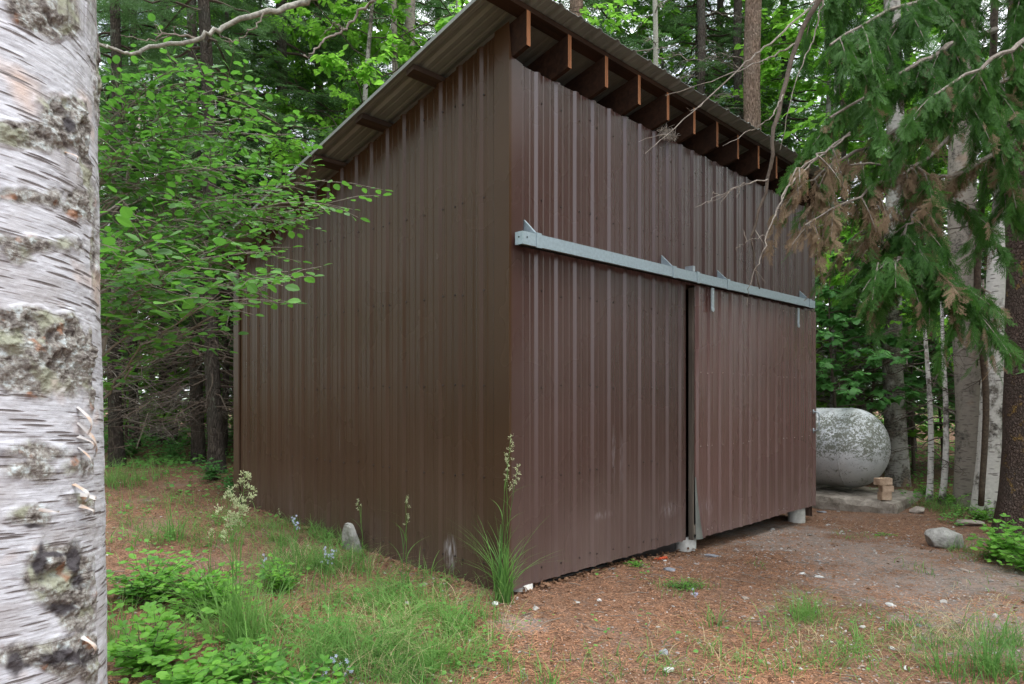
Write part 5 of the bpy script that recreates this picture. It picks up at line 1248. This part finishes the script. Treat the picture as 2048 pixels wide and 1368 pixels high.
shrub(560, 1185, .24, .2, 22, 'small snowberry bush behind the tall grass clump', 6, .052)
shrub(375, 1395, .16, .25, 36, 'snowberry bush cut by the bottom edge near the birch', 7, .068)
shrub(2020, 1122, .36, .36, 60, 'leafy green bush at the foot of the rough trunk', 8, .075, name='salal_bush', group='bushes by the right edge')
shrub(2075, 1150, .36, .36, 50, 'leafy green bush cut by the right edge below the rough trunk', 9, .075, name='salal_bush', group='bushes by the right edge')
shrub(470, 985, .30, .35, 26, 'thin leafy bush at the far end of the side wall', 10, .06, name='young_maple', group='bushes beside the far wall end', mat='maple')
shrub(425, 960, .28, .3, 20, 'thin leafy bush at the foot of the leaning spruce', 11, .06, name='young_maple', group='bushes beside the far wall end', mat='maple')
shrub(255, 915, .5, .55, 40, 'dim leafy seedling clump nearest the birch in the left gap', 21, .07, name='young_maple', group='bushes beside the far wall end', mat='maple')
shrub(345, 925, .4, .5, 36, 'dim leafy seedling clump between the dark trunks at the left', 22, .07, name='young_maple', group='bushes beside the far wall end', mat='maple')
shrub(1900, 1010, .3, .4, 26, 'leafy herb clump between the slab and the thick grey trunk', 12, .05, name='leafy_herb', group='herbs right of the slab')
shrub(1850, 990, .25, .35, 24, 'leafy herb clump at the back corner of the slab', 13, .05, name='leafy_herb', group='herbs right of the slab')
shrub(1960, 1040, .25, .35, 26, 'leafy herb clump behind the boulder', 14, .05, name='leafy_herb', group='herbs right of the slab')
shrub(1365, 1175, .05, .16, 24, 'low clover patch with small leaves in front of the middle pier', 15, .022, name='clover_patch', group='low leafy patches on the drive')
shrub(1270, 1132, .05, .12, 16, 'small leafy patch at the edge of the fixed panel', 16, .026, name='clover_patch', group='low leafy patches on the drive')
shrub(1770, 1070, .02, .18, 14, 'flat wilted leafy patch in front of the boulder', 17, .03, name='clover_patch', group='low leafy patches on the drive')

# forest herbs as ground cover
g = G(); r = np.random.default_rng(77); P, A, N, SC = [], [], [], []
for (px, py, rad, n, s_) in ((300, 925, 1.6, 900, .07), (380, 960, .9, 260, .06), (260, 1010, .6, 160, .05), (600, 1150, .5, 160, .03), (850, 1160, .35, 110, .03), (1900, 1000, 1.0, 700, .06), (1980, 1050, .5, 300, .05), (700, 1090, .3, 120, .035), (760, 1230, .6, 420, .038), (620, 1300, .5, 300, .042), (880, 1300, .4, 160, .035), (350, 1060, .7, 260, .045), (1500, 1280, .8, 60, .03), (1100, 1290, .6, 50, .03), (480, 1050, .5, 150, .035), (1250, 1150, .3, 40, .03), (2000, 960, 1.5, 700, .07), (300, 880, 4.0, 3800, .10), (430, 900, 2.0, 900, .08), (1850, 905, 4, 2600, .10), (1650, 930, 2.5, 900, .09), (330, 850, 7, 5000, .16), (1800, 850, 7, 4000, .16)):
    c = gp(px, py); a = r.uniform(0, 6.28, n); q = rad * np.sqrt(r.uniform(0, 1, n)); x, y = c[0] + q * np.cos(a), c[1] + q * np.sin(a); k = ~inside_shed(x, y, .03); x, y = x[k], y[k]; n = len(x)
    k = fbm(np.stack([x * 2.2, y * 2.2, x * 0], -1), 2, 8) > .42; x, y = x[k], y[k]; n = len(x)
    P.append(np.stack([x, y, ground(x, y) + r.uniform(.01, .10, n) * (s_ / .05)], -1)); az = r.uniform(0, 6.28, n); A.append(np.stack([np.cos(az), np.sin(az), r.normal(0, .25, n)], -1)); N.append(np.stack([r.normal(0, .3, n), r.normal(0, .3, n), np.ones(n)], -1)); SC.append(s_ * r.uniform(.5, 1.2, n))
stamp(g, *T_leaf('toothed'), np.vstack(P), np.vstack(A), np.vstack(N), np.concatenate(SC))
tag(g.build('ground_cover', M['herb']), 'low green herbs spread over the forest floor', 'ground cover', kind='stuff')

# pale blue flowers
def flower(px, py, tops, label, seed):
    r = np.random.default_rng(seed); b = gp(px, py); t = thing('wildflower', label, 'flower', tuple(b), 0, 'pale blue wildflowers'); gs, gf = G(), G()
    pet = np.array([(0, 0, 0), (.5, .25, .1), (1, 0, 0), (.5, -.25, .1)])
    for (x, y) in tops:
        top = at(x, y, b[1]) - b; c = curve([(0, 0, 0), top * np.array([.3, .3, .5]), top], 10, .003, r); tube(gs, c, .0014, 4)
        blades(gs, c[[3, 5, 6]], np.array([.07, .06, .05]), np.array([.7, .8, .6]), np.array([.01, .008, .008]), r.uniform(0, 6.28, 3), rng=r)
        for k in range(9):
            p = top - np.array([0, 0, .085 * k / 9]) + r.normal(0, .012, 3); a = np.arange(5) * 1.2566 + r.uniform(0, 1); n_ = nrm(np.array([r.normal(), -1, .4])); e_ = nrm(np.cross(n_, [0, 0, 1.])); f_ = np.cross(n_, e_)
            D = np.cos(a)[:, None] * e_ + np.sin(a)[:, None] * f_; stamp(gf, pet, [[[0, 1, 2, 3]]], np.repeat(p[None], 5, 0), D, np.repeat(n_[None], 5, 0), .011)
    gs.build('stems', M['grass'], t); gf.build('petals', M['flower'], t)
flower(590, 1100, [(588, 1030), (596, 1042)], 'pale blue flower spike against the side wall', 1)
flower(655, 1150, [(648, 1098), (665, 1100), (656, 1106)], 'pale blue flowers left of the leaning stone', 2)
flower(530, 1160, [(530, 1112)], 'small pale flower head above the snowberry bushes', 3)
flower(690, 1370, [(650, 1330), (668, 1316), (698, 1322), (680, 1345)], 'pale blue flowers at the bottom, left of centre', 4)
flower(1388, 1195, [(1390, 1178)], 'single mauve flower in the clover patch', 5)

# fallen needles, twigs, dead leaves and pebbles
def scatter(n, lo=3.2, hi=10, seed=1, xr=1.0):
    r = np.random.default_rng(seed); y = lo + (hi - lo) * r.uniform(0, 1, n) ** 1.6; x = y * r.uniform(-.62, .78, n) * xr
    k = ~inside_shed(x, y, -.03); return x[k], y[k], r
x, y, r = scatter(95000, 3.2, 11, 5); cl = fbm(np.stack([x * 1.4, y * 1.4, x * 0], -1), 3, 15); k = r.uniform(0, 1, len(x)) < np.clip((cl - .30) * 4.0, .12, 1); x, y = x[k], y[k]; n = len(x)
az = r.uniform(0, 6.28, n); P = np.stack([x, y, ground(x, y) + r.uniform(.002, .010, n)], -1); A = np.stack([np.cos(az), np.sin(az), r.normal(0, .12, n)], -1)
g = G(); stamp(g, np.array([(0, .5, 0), (.5, .55, .06), (1, 0, 0), (.5, -.55, .06), (0, -.5, 0)]), [[[0, 4, 3, 2, 1]]], P, A, np.tile([0, 0, 1.], (n, 1)), np.stack([r.uniform(.015, .06, n), r.uniform(.0018, .0042, n), np.full(n, .03)], -1))
tag(g.build('needle_litter', M['needle']), 'reddish brown fallen needles covering the ground', 'litter', kind='stuff')
x, y, r = scatter(34000, 3.2, 10, 6); n = len(x)
ico = np.array([(1, 0, 0), (-1, 0, 0), (0, 1, 0), (0, -1, 0), (0, 0, 1), (0, 0, -1), (.6, .6, .55), (-.6, .6, .5), (.6, -.6, .5), (-.6, -.6, .55)]) * .5
icf = [[[4, 6, 7], [4, 7, 9], [4, 9, 8], [4, 8, 6], [0, 2, 6], [2, 7, 6], [2, 1, 7], [1, 9, 7], [1, 3, 9], [3, 8, 9], [3, 0, 8], [0, 6, 8]]]
s_ = r.lognormal(0, .5, n) * .0055; wgt = np.exp(-((x - 3.2) ** 2 + (y - 7.0) ** 2) / 5) + .10; k = r.uniform(0, 1, n) < wgt; x, y, s_ = x[k], y[k], s_[k]; n = len(x)
g = G(); stamp(g, ico, icf, np.stack([x, y, ground(x, y) + s_ * .15], -1), rand_dirs(n, r) * [1, 1, .2], np.tile([0, 0, 1.], (n, 1)) + r.normal(0, .2, (n, 3)), np.stack([s_ * 1.5, s_, s_ * .7], -1) * 1.4)
tag(g.build('gravel', M['pebbles']), 'small grey and white pebbles scattered on the drive', 'gravel', kind='stuff')
g = G(); x, y, r = scatter(420, 3.2, 12, 8); 
for X_, Y_ in zip(x, y):
    a = r.uniform(0, 6.28); l = r.uniform(.04, .22); z_ = float(ground(X_, Y_)) + .006; m_ = np.array([X_ + l * .5 * cos(a) + r.normal(0, .01), Y_ + l * .5 * sin(a) + r.normal(0, .01), z_ + .008]); tube(g, [(X_, Y_, z_), m_, (X_ + l * cos(a), Y_ + l * sin(a), float(ground(X_ + l * cos(a), Y_ + l * sin(a))) + .006)], [.003, .0025, .001], 4)
tag(g.build('fallen_twigs', M['twig']), 'thin grey twigs lying over the litter', 'twigs', kind='stuff')
g = G(); r = np.random.default_rng(91); a_ = r.uniform(.12, 2.7, 500); b_ = r.normal(-.0, .05, 500); w_ = CORNER[None] + a_[:, None] * E1 + b_[:, None] * E2; zz = ground(w_[:, 0], w_[:, 1])
P = np.stack([w_[:, 0], w_[:, 1], zz + r.uniform(0, .035, 500)], -1)
a_ = r.uniform(.2, 4.0, 300); w2 = CORNER[None] + r.normal(-.09, .05, 300)[:, None] * E1 + a_[:, None] * E2; P = np.vstack([P, np.stack([w2[:, 0], w2[:, 1], ground(w2[:, 0], w2[:, 1]) + r.uniform(0, .02, 300)], -1)])
x, y, r2 = scatter(1500, 3.2, 14, 12); P = np.vstack([P, np.stack([x, y, ground(x, y) + .008], -1)]); n = len(P)
stamp(g, *T_leaf('toothed'), P, np.stack([r.normal(size=n), r.normal(size=n), r.normal(0, .5, n)], -1), np.stack([r.normal(0, .5, n), r.normal(0, .5, n), np.ones(n)], -1), r.uniform(.018, .045, n))
tag(g.build('dead_leaves', M['deadleaf']), 'curled brown dead leaves gathered along the foot of the shed', 'leaves', kind='stuff')
